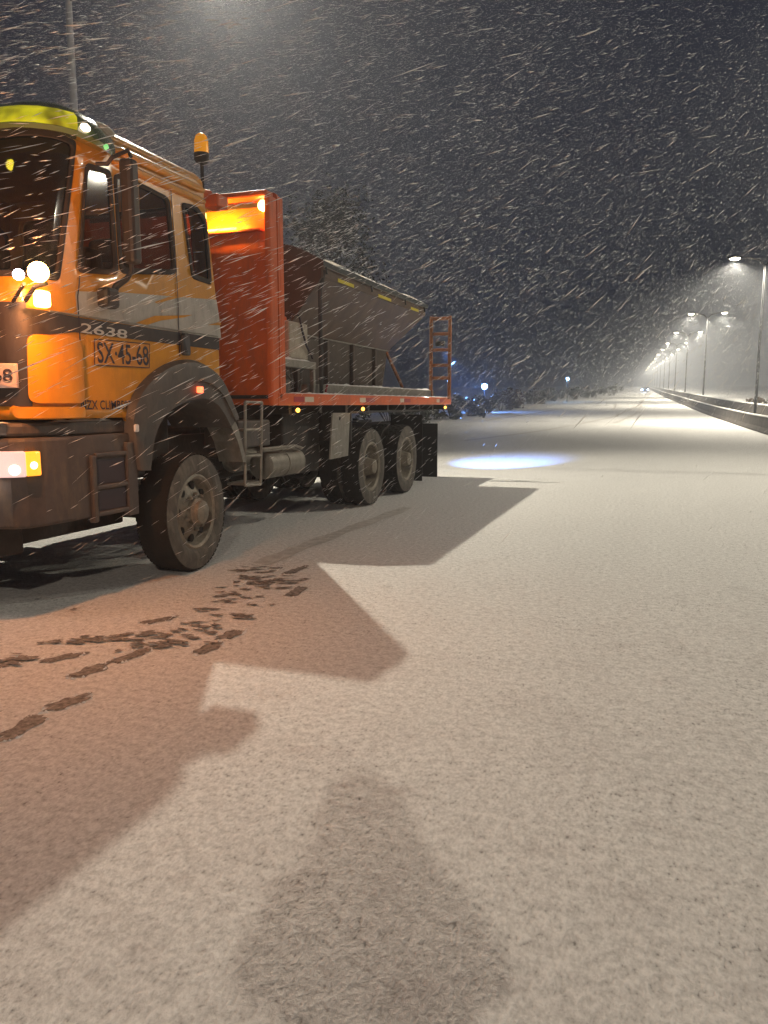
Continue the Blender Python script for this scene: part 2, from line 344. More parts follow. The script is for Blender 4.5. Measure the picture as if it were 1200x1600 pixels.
def split_build(mb, name, m, parent=None, org=None, **k):
    par = list(range(len(mb.v)))
    def find(a):
        while par[a] != a: par[a] = par[par[a]]; a = par[a]
        return a
    for f in mb.f:
        for i in f[1:]:
            a, b_ = find(f[0]), find(i)
            if a != b_: par[a] = b_
    groups = {}
    for f, mi in zip(mb.f, mb.m): groups.setdefault(find(f[0]), []).append((f, mi))
    out = []
    for g in groups.values():
        idx = sorted({i for f, _ in g for i in f}); re = {i: j for j, i in enumerate(idx)}
        n_ = MB(); n_.v = [mb.v[i] for i in idx]; n_.f = [tuple(re[i] for i in f) for f, _ in g]; n_.m = [mi for _, mi in g]
        out.append(n_.build(name, m, parent or truck, T0 if org is None else org, **k))
    return out
# ---- cab shell unrolled: u runs from the right rear corner forward, over the front, back down the left side, across the rear; v is the height
YR = 6.42; YF = 4.05; CR = 0.22; HW = 1.25
L1 = YR-YF-CR; LA = CR*PI/2; L2 = 2*HW-2*CR; L3 = L1; L4 = 2*HW
U = [0, L1, L1+LA, L1+LA+L2, L1+2*LA+L2, L1+2*LA+L2+L3, L1+2*LA+L2+L3+L4]
def inset(z): return 0.0 if z < 2.3 else 0.11*((z-2.3)/1.1)**1.1
def rake(z): return 0.0 if z < 2.25 else 0.42*(z-2.25)/1.15
def cabmap(u, v, off=0.0):
    if u < U[1]: p, nrm = (HW, YR-u), (1,0)
    elif u < U[2]: a = (u-U[1])/CR; p = (HW-CR+CR*math.cos(a), YF+CR-CR*math.sin(a)); nrm = (math.cos(a), -math.sin(a))
    elif u < U[3]: p, nrm = (HW-CR-(u-U[2]), YF), (0,-1)
    elif u < U[4]: a = (u-U[3])/CR; p = (-HW+CR-CR*math.sin(a), YF+CR-CR*math.cos(a)); nrm = (-math.sin(a), -math.cos(a))
    elif u < U[5]: p, nrm = (-HW, YF+CR+(u-U[4])), (-1,0)
    else: p, nrm = (-HW+(u-U[5]), YR), (0,1)
    x = p[0]+nrm[0]*off; y = p[1]+nrm[1]*off
    k = (HW-inset(v))/HW
    bow = -0.05*(1-(x/HW)**2)*max(0, min(1, (YF+0.6-y)/0.6))            # slightly bowed front
    y += bow+rake(v)*(YR-y)/(YR-YF)
    return Vector((XC+x*k, y, v))
def side_uv(x, y):
    """point of the right flank seen at a measured place -> (u, v)"""
    X = XS
    for _ in range(12): p = on_x(x, y, X); X = XC+(HW-inset(p.z))
    k = rake(p.z)/(YR-YF); yy = (p.y-k*YR)/(1-k); return (YR-yy, p.z)
def sheet(mb, polys, off, mi=0, du=0.12, dv=0.15):
    """flat polygon with holes in (u,v) wrapped on to the cab"""
    pl = [[Vector((q[0], q[1], 0)) for q in p] for p in polys]; allv = [v for p in pl for v in p]
    bm = bmesh.new(); vs = [bm.verts.new(v) for v in allv]
    for t in tessellate_polygon(pl):
        try: bm.faces.new([vs[i] for i in t])
        except ValueError: pass
    u0, u1 = min(v.x for v in allv), max(v.x for v in allv); v0, v1 = min(v.y for v in allv), max(v.y for v in allv)
    cuts = [c for c in U[1:-1] if u0 < c < u1]
    cuts += [U[1]+LA*i/6 for i in range(1,6)]+[U[3]+LA*i/6 for i in range(1,6)]+list(np.arange(u0+du, u1, du))
    for c in cuts:
        if u0 < c < u1: bmesh.ops.bisect_plane(bm, geom=bm.verts[:]+bm.edges[:]+bm.faces[:], dist=1e-5, plane_co=(c,0,0), plane_no=(1,0,0))
    for c in [2.25, 2.3]+list(np.arange(v0+dv, v1, dv)):
        if v0 < c < v1: bmesh.ops.bisect_plane(bm, geom=bm.verts[:]+bm.edges[:]+bm.faces[:], dist=1e-5, plane_co=(0,c,0), plane_no=(0,1,0))
    bmesh.ops.remove_doubles(bm, verts=bm.verts, dist=1e-4)
    bm.verts.index_update(); mb.add([cabmap(v.co.x, v.co.y, off) for v in bm.verts], [[v.index for v in f.verts] for f in bm.faces], mi); bm.free()
def rounded(pts, r, n=4):
    out = []; N = len(pts)
    for i in range(N):
        p = Vector(pts[i]); a = Vector(pts[i-1])-p; c = Vector(pts[(i+1)%N])-p
        rr = min(r, a.length*0.45, c.length*0.45); a = p+a.normalized()*rr; c = p+c.normalized()*rr
        for k in range(n+1):
            t = k/n; q = a*(1-t)**2+p*2*t*(1-t)+c*t*t; out.append((q.x, q.y))
    return out
def inner(pts, d):
    c = Vector((sum(p[0] for p in pts)/len(pts), sum(p[1] for p in pts)/len(pts)))
    w = max(p[0] for p in pts)-min(p[0] for p in pts); h = max(p[1] for p in pts)-min(p[1] for p in pts)
    return [(c.x+(p[0]-c.x)*(1-2*d/w), c.y+(p[1]-c.y)*(1-2*d/h)) for p in pts]
UM = U[2]+L2/2                                                          # centre line of the front
mirror = lambda pts: [(2*UM-p[0], p[1]) for p in pts][::-1]
w_vent = rounded([side_uv(*p) for p in ((134,256),(172,268),(183,427),(122,424))], 0.06)
w_door = rounded([side_uv(*p) for p in ((178,271),(228,292),(263,310),(274,427),(188,425))], 0.07)
w_quart = rounded([side_uv(*p) for p in ((284,318),(306,323),(321,343),(329.5,443),(300,433))], 0.05)
_wb, _wt = side_uv(90,437), side_uv(117,222)
w_wind = rounded([_wb, _wt, (2*UM-_wt[0], _wt[1]), (2*UM-_wb[0], _wb[1])], 0.05)
w_rear = rounded([(U[5]+0.18, 2.50), (U[5]+0.18, 3.32), (U[6]-0.18, 3.32), (U[6]-0.18, 2.50)], 0.08)
holes = [w_vent, w_door, w_quart, w_wind, mirror(w_vent), mirror(w_door), mirror(w_quart), w_rear]
ZB = 1.39
arch_pts = [side_uv(*p) for p in ((198,655),(202,632),(215,607),(240,583),(268,566),(296,563),(322,572),(341,592))]
base_r = [(0.0, 1.60)]+[(0.0,1.75)]+[(p[0], p[1]-0.02) for p in arch_pts[::-1]]
base_r[0] = (0.0, 1.62); base_r = [(0.0, 1.74)]+[(p[0], p[1]-0.03) for p in arch_pts[::-1]]
outline = base_r+[(base_r[-1][0]+0.02, ZB), (2*UM-base_r[-1][0]-0.02, ZB)]+[(2*UM-p[0], p[1]) for p in base_r[::-1]]
outline += [(U[5], 1.6), (U[6], 1.6), (U[6], 3.50), (0.0, 3.50)]
cab_mb = MB(); sheet(cab_mb, [outline]+holes, 0.0)
# roof, domed inwards ring by ring
ring_u = [0.0]+list(np.linspace(0.3, L1, 7))+[U[1]+LA*i/5 for i in range(1,6)]+list(np.linspace(U[2], U[3], 9))[1:]+[U[3]+LA*i/5 for i in range(1,6)]+list(np.linspace(U[4], U[5], 7))[1:]+list(np.linspace(U[5], U[6], 9))[1:-1]
base_ring = [cabmap(u, 3.50) for u in ring_u]; cen = Vector((XC, 5.55, 3.50)); rv = []; nr = len(ring_u)
steps = [(0,0),(0.012,0.035),(0.045,0.075),(0.11,0.105),(0.25,0.125),(0.5,0.14),(1.0,0.15)]
for s_, h in steps[:-1]:
    for p in base_ring: q = p.lerp(cen, s_); rv.append((q.x, q.y, 3.50+h))
rf = [(i*nr+k, i*nr+(k+1)%nr, (i+1)*nr+(k+1)%nr, (i+1)*nr+k) for i in range(len(steps)-2) for k in range(nr)]
rv.append((cen.x, cen.y, 3.64)); rf += [((len(steps)-2)*nr+k, (len(steps)-2)*nr+(k+1)%nr, len(rv)-1) for k in range(nr)]
cab_mb.add(rv, rf)
cab = TB(cab_mb, 'cab', M['yellow'], smooth=True, solid=0.025)
bm = bmesh.new(); bm.from_mesh(cab.data); bmesh.ops.remove_doubles(bm, verts=bm.verts, dist=0.002); bmesh.ops.recalc_face_normals(bm, faces=bm.faces); bm.to_mesh(cab.data); bm.free()
# roof flank mouldings
for v, r in ((3.43, 0.036), (3.33, 0.03)):
    mb = MB(); mb.tube([cabmap(u, v, 0.012) for u in np.linspace(0.02, 1.55, 14)], [r*0.5]+[r]*12+[r*0.3], 12); TB(mb, 'roof_moulding', M['yellow'], cab, smooth=True)
# windows: rubber frame and pane
def window(name, w, parent):
    fr = MB(); sheet(fr, [inner(w, -0.012), inner(w, 0.028)], 0.008); f = TB(fr, name, M['inside'], parent, smooth=True, solid=0.03)
    g = MB(); sheet(g, [inner(w, 0.024)], -0.006); TB(g, 'pane', M['glass_dark'] if name == 'windscreen' else M['glass'], f, smooth=True)
    return f
for nm, w in (('quarter_window', w_quart), ('vent_window', w_vent), ('door_window', w_door), ('windscreen', w_wind), ('rear_window', w_rear)):
    window(nm, w, cab)
for nm, w in (('quarter_window', w_quart), ('vent_window', w_vent), ('door_window', w_door)): window(nm, mirror(w), cab)
# livery
SP = lambda *p: [side_uv(*q) for q in p]
lv = MB()
ub = side_uv(118, 500)[0]
sheet(lv, [[(0.0, side_uv(345,470)[1])]+[side_uv(345,529)]+SP((230,512),(120,494),(118,455),(190,457))], 0.004, 0)
lv_white = TB(lv, 'white_band', M['white'], cab, smooth=True)
lv = MB(); st = SP((346,529),(230,512.5),(119,496)); sb = SP((115,519),(230,533),(346,547.5))
sheet(lv, [[(0.0, st[0][1])]+st[1:]+[(U[1]+LA*0.7, 2.13), (U[1]+LA*0.7, 1.93)]+sb[:2]+[(0.0, sb[2][1])]], 0.007, 0)
TB(lv, 'black_band', M['black'], cab, smooth=True)
lv = MB(); sheet(lv, [SP((210,505),(240,493.5),(275,493),(300,492),(286,496),(250,501),(228,508))], 0.008)
sheet(lv, [SP((240,472),(262,464),(292,462),(262,469),(245,474.5))], 0.008)
sheet(lv, [SP((323,508),(343,503),(344.5,508))], 0.008)
split_build(lv, 'flash_decal', M['yellow'], cab, smooth=True)
# polished moulding over the black band, door seams
mb = MB(); mb.tube([cabmap(u, 2.118, 0.006) for u in np.linspace(0.02, L1, 12)], 0.008, 6); TB(mb, 'trim_strip', M['steel'], cab)
mb = MB()
for ua in (side_uv(278,500)[0], side_uv(128,600)[0]):
    top = 3.3 if ua < 1 else 2.4; bot = 1.9 if ua < 1 else 1.42
    sheet(mb, [[(ua, bot), (ua+0.012, bot), (ua+0.012, top), (ua, top)]], 0.0095)
split_build(mb, 'door_seam', M['ink'], cab)
mb = MB(); h = SP((280,521),(291,521),(293,556),(282,555)); sheet(mb, [rounded(h, 0.03)], 0.035); TB(mb, 'door_handle', M['black'], cab, smooth=True, solid=0.03)
# lettering
def text_mesh(txt, size_w, size_h):
    cu = bpy.data.curves.new('t', 'FONT'); cu.body = txt; cu.offset = 0.012; cu.resolution_u = 3
    o = bpy.data.objects.new('t', cu); COL.objects.link(o); dg = bpy.context.evaluated_depsgraph_get()
    me = bpy.data.meshes.new_from_object(o.evaluated_get(dg)); vs = [v.co.copy() for v in me.vertices]; fs = [tuple(p.vertices) for p in me.polygons]
    bpy.data.objects.remove(o); bpy.data.curves.remove(cu); bpy.data.meshes.remove(me)
    x0, x1 = min(v.x for v in vs), max(v.x for v in vs); y0, y1 = min(v.y for v in vs), max(v.y for v in vs)
    return [((v.x-x0)/(x1-x0)*size_w, (v.y-y0)/(y1-y0)*size_h) for v in vs], fs
def lettering(txt, p_tl, p_tr, p_bl, off, m, name, slant=0.0):
    a, b_, c_ = side_uv(*p_tl), side_uv(*p_tr), side_uv(*p_bl); w = a[0]-b_[0]; h = a[1]-c_[1]
    vs, fs = text_mesh(txt, w, h); mb = MB(); mb.add([cabmap(a[0]-x-slant*(y-h/2), c_[1]+y+(b_[1]-a[1])*x/w, off) for x, y in vs], fs); return TB(mb, name, m, cab)
lettering('2638', (124,504), (197,515.5), (124,519.5), 0.010, M['letter'], 'model_lettering', 0.15)
pb = MB(); pl = SP((146,529),(233,537),(232.5,575.5),(146,571)); sheet(pb, [pl], 0.006); plq = TB(pb, 'number_panel', M['plate'], cab)
pb = MB(); sheet(pb, [pl, inner(pl, 0.008)], 0.008); TB(pb, 'panel_border', M['ink'], plq)
lettering('SX\u00b745-68', (149.5,533.5), (230,541), (149.5,567), 0.010, M['ink'], 'registration_lettering')
lettering('NZX CLIMB593', (124.5,625), (203,626), (124.5,640), 0.008, M['ink'], 'door_lettering')
# corner panel (front quarter), steps in its lower edge, dark grille
mb = MB(); uc0 = side_uv(126,590)[0]
sheet(mb, [rounded([(uc0, 1.50), (uc0, 1.955), (U[1]+LA*0.46, 1.955), (U[1]+LA*0.50, 1.50)], 0.06)], 0.030)
TB(mb, 'corner_panel', M['yellow'], cab, smooth=True, solid=0.03, bevel=0.008)
mb = MB(); sheet(mb, [rounded([(uc0+0.02, 1.40), (uc0+0.02, 1.475), (U[1]+LA*0.80, 1.475), (U[1]+LA*0.70, 1.40)], 0.02)], 0.045)
TB(mb, 'step_panel', M['yellow'], cab, smooth=True, solid=0.05, bevel=0.006)
mb = MB(); sheet(mb, [[(U[1]+LA*0.44, 1.48), (U[1]+LA*0.44, 2.16), (2*UM-U[1]-LA*0.44, 2.16), (2*UM-U[1]-LA*0.44, 1.48)]], 0.012)
for k in range(6): sheet(mb, [[(U[2]+0.25, 1.56+k*0.095), (U[2]+0.25, 1.61+k*0.095), (U[3]-0.25, 1.61+k*0.095), (U[3]-0.25, 1.56+k*0.095)]], 0.035)
TB(mb, 'grille', M['black'], cab, smooth=True)
# pale registration plate at the front, left of the corner panel
pm = MB(); sheet(pm, [[(U[1]+LA*0.62, 1.60), (U[1]+LA*0.62, 1.76), (U[2]+0.30, 1.76), (U[2]+0.30, 1.60)]], 0.050, du=0.03)
fp = TB(pm, 'registration_plate', M['plate_w'], smooth=True, solid=0.006)
vs, fs = text_mesh('SX\u00b745\u00b768', 0.385, 0.085); mb = MB(); mb.add([cabmap(U[2]+0.28-x, 1.640+y, 0.056) for x, y in vs], fs); TB(mb, 'registration_lettering', M['ink'], fp)
# corner turn signal, cab front marker
mb = MB(); q = side_uv(98,470); c = cabmap(U[1]+LA*0.15, 2.19, 0.02)
mb.box(c+Vector((-0.05,-0.05,-0.055)), c+Vector((0.03,0.05,0.055))); TB(mb, 'corner_lamp', M['e_orange_corner'], bevel=0.02)
point('corner_glow', c+Vector((0.10,-0.10,0)), 2.5, (1.0,0.35,0.06), 0.04, truck, T0)
# visor over the windscreen, wrapped round the roof front
def arc_pt(t, off, z): return cabmap(U[1]-0.55+t, z, off)
vt = np.linspace(0, 2*(UM-U[1]+0.55), 60); mb = MB(); vv = []
prof = [(0.02, 3.36), (0.16, 3.33), (0.19, 3.36), (0.17, 3.45), (0.10, 3.535), (0.0, 3.58), (-0.12, 3.60)]
for i, t in enumerate(vt):
    e = min(1, min(t, vt[-1]-t)/0.45); e = 0.35+0.65*math.sin(e*PI/2)
    for (o_, z) in prof: vv.append(arc_pt(t, 0.02+(o_-0.02)*e if o_ > 0 else o_, 3.34+(z-3.34)*(0.55+0.45*e)+0.0))
k = len(prof); mb.add(vv, [(i*k+j, i*k+j+1, (i+1)*k+j+1, (i+1)*k+j) for i in range(len(vt)-1) for j in range(k-1)]+[tuple(range(k)), tuple((len(vt)-1)*k+j for j in range(k))])
vis = TB(mb, 'roof_visor', M['visor'], smooth=True)
mb = MB(); mb.tube([arc_pt(t, 0.05, 3.52) for t in (0.0, 0.06, 0.12, 0.2, 0.26)], [0.02,0.035,0.04,0.04,0.03], 10); TB(mb, 'visor_end_cap', M['tarp'], vis, smooth=True)
mb = MB(); mb.add([arc_pt(t, o_, z) for t in np.linspace(0.60, 2.2, 20) for o_, z in ((0.197,3.362),(0.196,3.40),(0.178,3.462),(0.14,3.50))], [(4*i+j, 4*i+4+j, 4*i+5+j, 4*i+1+j) for i in range(19) for j in range(3)])
TB(mb, 'visor_lamp', M['e_yel'], vis)
mb = MB(); c = arc_pt(0.56, 0.20, 3.40); mb.lathe([(-0.04,0.002),(-0.03,0.02),(0,0.03),(0.03,0.02),(0.04,0.002)], c, 'y', 12); TB(mb, 'visor_lamp', M['e_headhot'], vis, smooth=True)
mb = MB(); c = arc_pt(0.24, 0.16, 3.35); mb.lathe([(-0.03,0.002),(0,0.022),(0.03,0.002)], c, 'y', 12); TB(mb, 'visor_lamp', M['e_green'], vis, smooth=True)
point('visor_glow', arc_pt(1.2, 0.36, 3.42), 1.2, (1.0,0.8,0.05), 0.04, truck, T0)
# interior: floor, dash, seats, steering wheel, back wall
mb = MB(); mb.box((-6.35,4.35,1.62), (-4.02,6.35,1.66)); mb.box((-6.35,4.30,1.66), (-4.02,4.72,2.33)); mb.box((-6.30,6.20,1.7),(-4.06,6.33,2.45))
interior = split_build(mb, 'cab_interior', M['inside'])[0]
for xc_ in (-4.65, -5.85):
    mb = MB(); mb.box((xc_-0.26,5.2,1.9), (xc_+0.26,5.75,2.1)); mb.box((xc_-0.26,5.68,2.1), (xc_+0.26,5.82,2.72)); mb.box((xc_-0.14,5.70,2.72), (xc_+0.14,5.80,2.92)); TB(mb, 'seat', M['inside'], interior, bevel=0.05)
mb = MB(); mb.box((-4.42,4.82,2.36),(-4.05,5.02,2.66)); TB(mb, 'dash_console', M['inside'], interior, bevel=0.05)
mb = MB(); mb.box((-4.13,4.78,2.46),(-4.06,4.815,2.56)); TB(mb, 'sticker', M['letter'], interior)
# wipers
for x_ in (-4.75, -5.6):
    mb = MB(); mb.tube([cabmap(UM+(XC-x_), 2.35, 0.05), cabmap(UM+(XC-x_)-0.3, 2.75, 0.03), cabmap(UM+(XC-x_)-0.42, 3.1, 0.02)], 0.01, 6); TB(mb, 'wiper', M['black'])
# mirror on two arms
for sgn in (1, -1):
    mx = lambda p: Vector((p.x if sgn == 1 else 2*XC-p.x, p.y, p.z))
    MX = XS+0.16
    tl, tr, br, bl = on_x(190,245,MX), on_x(231,247,MX), on_x(229,402,MX), on_x(190,405,MX)
    mb = MB(); mb.box(mx(Vector((MX-0.04, tl.y, bl.z-0.02))), mx(Vector((MX+0.07, tl.y+0.11, tl.z))))
    mirr = TB(mb, 'mirror', M['mirror'], bevel=0.03)
    mb = MB(); pts = [on_x(150,256,XS-0.04), on_x(168,256,XS+0.04), on_x(175,246,XS+0.1), on_x(200,235,MX), on_x(205,246,MX)]; mb.tube([mx(p) for p in pts], 0.016, 8); TB(mb, 'mirror_arm', M['mirror'], mirr, smooth=True)
    mb = MB(); pts = [on_x(205,400,MX), on_x(206,424,MX), on_x(198,436,MX-0.04), on_x(182,447,XS+0.05), on_x(176,460,XS+0.02)]; mb.tube([mx(p) for p in pts], [0.014,0.018,0.022,0.026,0.03], 8); TB(mb, 'mirror_arm', M['mirror'], mirr, smooth=True)
    c = mx(on_x(170,466,XS+0.05)); mb = MB(); mb.box(c-Vector((0.06,0.075,0.075)), c+Vector((0.05,0.075,0.075))); TB(mb, 'kerb_mirror', M['mirror'], mirr, bevel=0.03)
# amber strobe and white lamp on a bracket before the windscreen
brk = MB(); pa = Vector((-4.02,3.90,2.33)); pw = Vector((-4.10,3.87,2.30))
pa = on_y(60,425,3.86); pw = on_y(29,429,3.84)
brk.tube([Vector((pa.x-0.25,4.0,2.15)), Vector((pa.x-0.1,3.93,2.22)), pa+Vector((0,0.06,-0.06))], 0.014, 8); brk.tube([Vector((pa.x-0.35,4.0,2.15)), pw+Vector((0,0.04,-0.05))], 0.012, 8)
bk = TB(brk, 'lamp_bracket', M['dark'])
def ball(mb, c, r, n=16, mi=0): mb.lathe([(r*math.sin(a), max(r*math.cos(a), 1e-4)) for a in np.linspace(-PI/2, PI/2, 9)], c, 'z', n, mi)
mb = MB(); ball(mb, pa, 0.062); TB(mb, 'strobe_lamp', M['e_amber_hot'], bk, smooth=True)
mb = MB(); ball(mb, pw, 0.034); TB(mb, 'marker_lamp', M['e_white'], bk, smooth=True)
point('strobe_glow', pa+Vector((0.02,-0.10,0.0)), 115, (1.0,0.34,0.11), 0.06, truck, T0)
# headlamps and bumper
BF = 3.93
plan = [(HW+0.005, 5.12), (HW+0.01, 4.35), (HW+0.0, 4.14), (HW-0.03, BF+0.09), (HW-0.10, BF+0.02), (HW-0.22, BF-0.01), (0, BF-0.04)]
plan = [(XC+p[0], p[1]) for p in plan]+[(XC-p[0], p[1]) for p in plan[-2::-1]]; plan += [(XL+0.15, 5.12), (XL+0.15,4.5), (XS-0.15,4.5), (XS-0.15,5.12)]
mb = MB()
for (z0, z1, o_) in ((0.66, 1.27, 0), (1.275, 1.37, 0.035)):
    mb.prism([(XC+(x-XC)*(1-o_/HW), y+o_*0.6) for x, y in plan], z0, z1, 'z')
bump = TB(mb, 'bumper', M['bumper'], bevel=0.025)
mb = MB()
mb.box((XS-0.02,4.98,0.62),(XS+0.035,5.10,1.20))
for z in (0.66,0.86,1.1): mb.box((XS-0.02,4.63,z),(XS+0.03,4.99,z+0.035))
mb.box((XS-0.02,4.58,0.62),(XS+0.035,4.63,1.12)); TB(mb, 'access_step', M['bumper'], bump, bevel=0.01)
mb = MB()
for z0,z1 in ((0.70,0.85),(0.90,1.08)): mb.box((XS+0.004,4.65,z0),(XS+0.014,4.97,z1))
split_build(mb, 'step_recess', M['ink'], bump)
for sgn in (1,-1):
    X = lambda x: x if sgn == 1 else 2*XC-x
    def P3(x, y, z): return Vector((X(x), y, z))
    z0, z1 = 1.015, 1.185
    mb = MB(); pl_ = [(-4.45,BF-0.065),(-4.06,BF-0.055),(-3.965,BF+0.0),(-3.925,3.985),(-4.02,4.06),(-4.45,4.06)]
    mb.prism([(X(a_), b_) for a_, b_ in pl_], z0, z1, 'z'); hl = TB(mb, 'headlamp', M['e_head'], bump, bevel=0.01)
    mb = MB(); pl_ = [(-3.924,3.987),(-3.900,4.05),(-3.902,4.095),(-4.0,4.095),(-4.0,4.03)]
    mb.prism([(X(a_), b_) for a_, b_ in pl_], z0+0.004, z1-0.004, 'z'); TB(mb, 'turn_signal', M['e_turn'], bump, bevel=0.01)
    mb = MB(); ball(mb, P3(-3.975,BF+0.005,1.065), 0.036); TB(mb, 'bulb', M['e_headhot'], bump, smooth=True)
    mb = MB(); ball(mb, P3(-3.912,4.035,1.09), 0.026); TB(mb, 'bulb', M['e_headhot'], bump, smooth=True)
point('headlamp_glow', (-4.2,3.78,1.08), 5, (1.0,0.75,0.6), 0.05, truck, T0)
# bracket work under the front and plough plate
mb = MB(); mb.box((-6.1,3.95,0.42),(-4.3,4.3,0.66)); mb.box((-5.9,4.3,0.45),(-5.7,5.6,0.75)); mb.box((-4.65,4.3,0.45),(-4.45,5.6,0.75)); split_build(mb, 'plough_mount_beam', M['dark'], bevel=0.02)

# added box on an arm behind the cab roof, casting the shadow's bump
mb = MB(); mb.box((-4.16,6.56,3.33),(-3.98,6.76,3.45)); bx_ = TB(mb, 'shadow_bump_box', M['orange'], bevel=0.02)
mb = MB(); mb.tube([(-4.12,6.38,3.42),(-4.11,6.48,3.43),(-4.10,6.60,3.44)], 0.05, 8); TB(mb, 'bracket', M['orange'], bx_)
# ---- wheel arch
def arch(sgn):
    out = [(198,652),(203,630),(215,606),(238,582),(266,566),(296,562),(322,572),(342,592),(356,622),(367,650)]
    inn = [(241,735),(245,700),(252,672),(264,652),(280,638),(300,629),(322,625),(340,632),(352,646),(364,668)]
    XA = XS+0.07
    def cat(P, m=4):
        q = [P[0]]+list(P)+[P[-1]]; r = []
        for i in range(1, len(q)-2):
            for k in range(m):
                t = k/m; r.append(tuple(0.5*((2*q[i][c])+(-q[i-1][c]+q[i+1][c])*t+(2*q[i-1][c]-5*q[i][c]+4*q[i+1][c]-q[i+2][c])*t*t+(-q[i-1][c]+3*q[i][c]-3*q[i+1][c]+q[i+2][c])*t**3) for c in (0,1)))
        return r+[P[-1]]
    out, inn = cat(out), cat(inn)
    o = [on_x(*p, XS+0.01) for p in out]; i_ = [on_x(*p, XA) for p in inn]
    o = [Vector((XA, on_x(212,735,XS+0.02).y, on_x(212,735,XS+0.02).z))]+o; i_ = [i_[0]+Vector((0,0.0,-0.001))]+i_
    n = len(o); vs = []
    for a, b_ in zip(o, i_):
        m = a.lerp(b_, 0.5)
        ring = [(XS-0.62, a), (XS+0.02, a), (XA-0.01, a.lerp(b_, 0.07)), (XA, a.lerp(b_, 0.16)), (XA, m), (XA-0.02, m), (XA-0.02, b_.lerp(a,0.05)), (XA-0.05, b_), (XS-0.62, b_)]
        for X, p in ring: vs.append((X if sgn == 1 else 2*XC-X, p.y, p.z))
    k = 9; mb = MB(); mb.add(vs, [(i*k+j, i*k+(j+1)%k, (i+1)*k+(j+1)%k, (i+1)*k+j) for i in range(n-1) for j in range(k)]+[tuple(range(k)), tuple((n-1)*k+j for j in range(k))])
    a = TB(mb, 'wheel_arch', M['plastic'], smooth=True)
    f = MB(); pts = [on_x(*p, XS-0.02) for p in ((366,655),(372,668),(378,690),(384,715),(386,722),(380,722),(372,690),(362,668))]
    f.prism([(p.y, p.z) for p in pts], *( (XS-0.3, XS-0.02) if sgn == 1 else (2*XC-XS+0.3, 2*XC-XS+0.02)), 'x'); TB(f, 'arch_tail', M['steel'], a)
    return a
arch(1); arch(-1)
mb = MB(); c = on_x(313,609,XS+0.075); mb.box(c-Vector((0.02,0.035,0.028)), c+Vector((0.015,0.035,0.028))); TB(mb, 'arch_marker_lamp', M['e_red'], bevel=0.01)
mb = MB(); c = on_x(213,669,XS+0.08); mb.box(c-Vector((0.01,0.025,0.03)), c+Vector((0.012,0.025,0.03))); TB(mb, 'snow_lump', M['snow'], bevel=0.01)

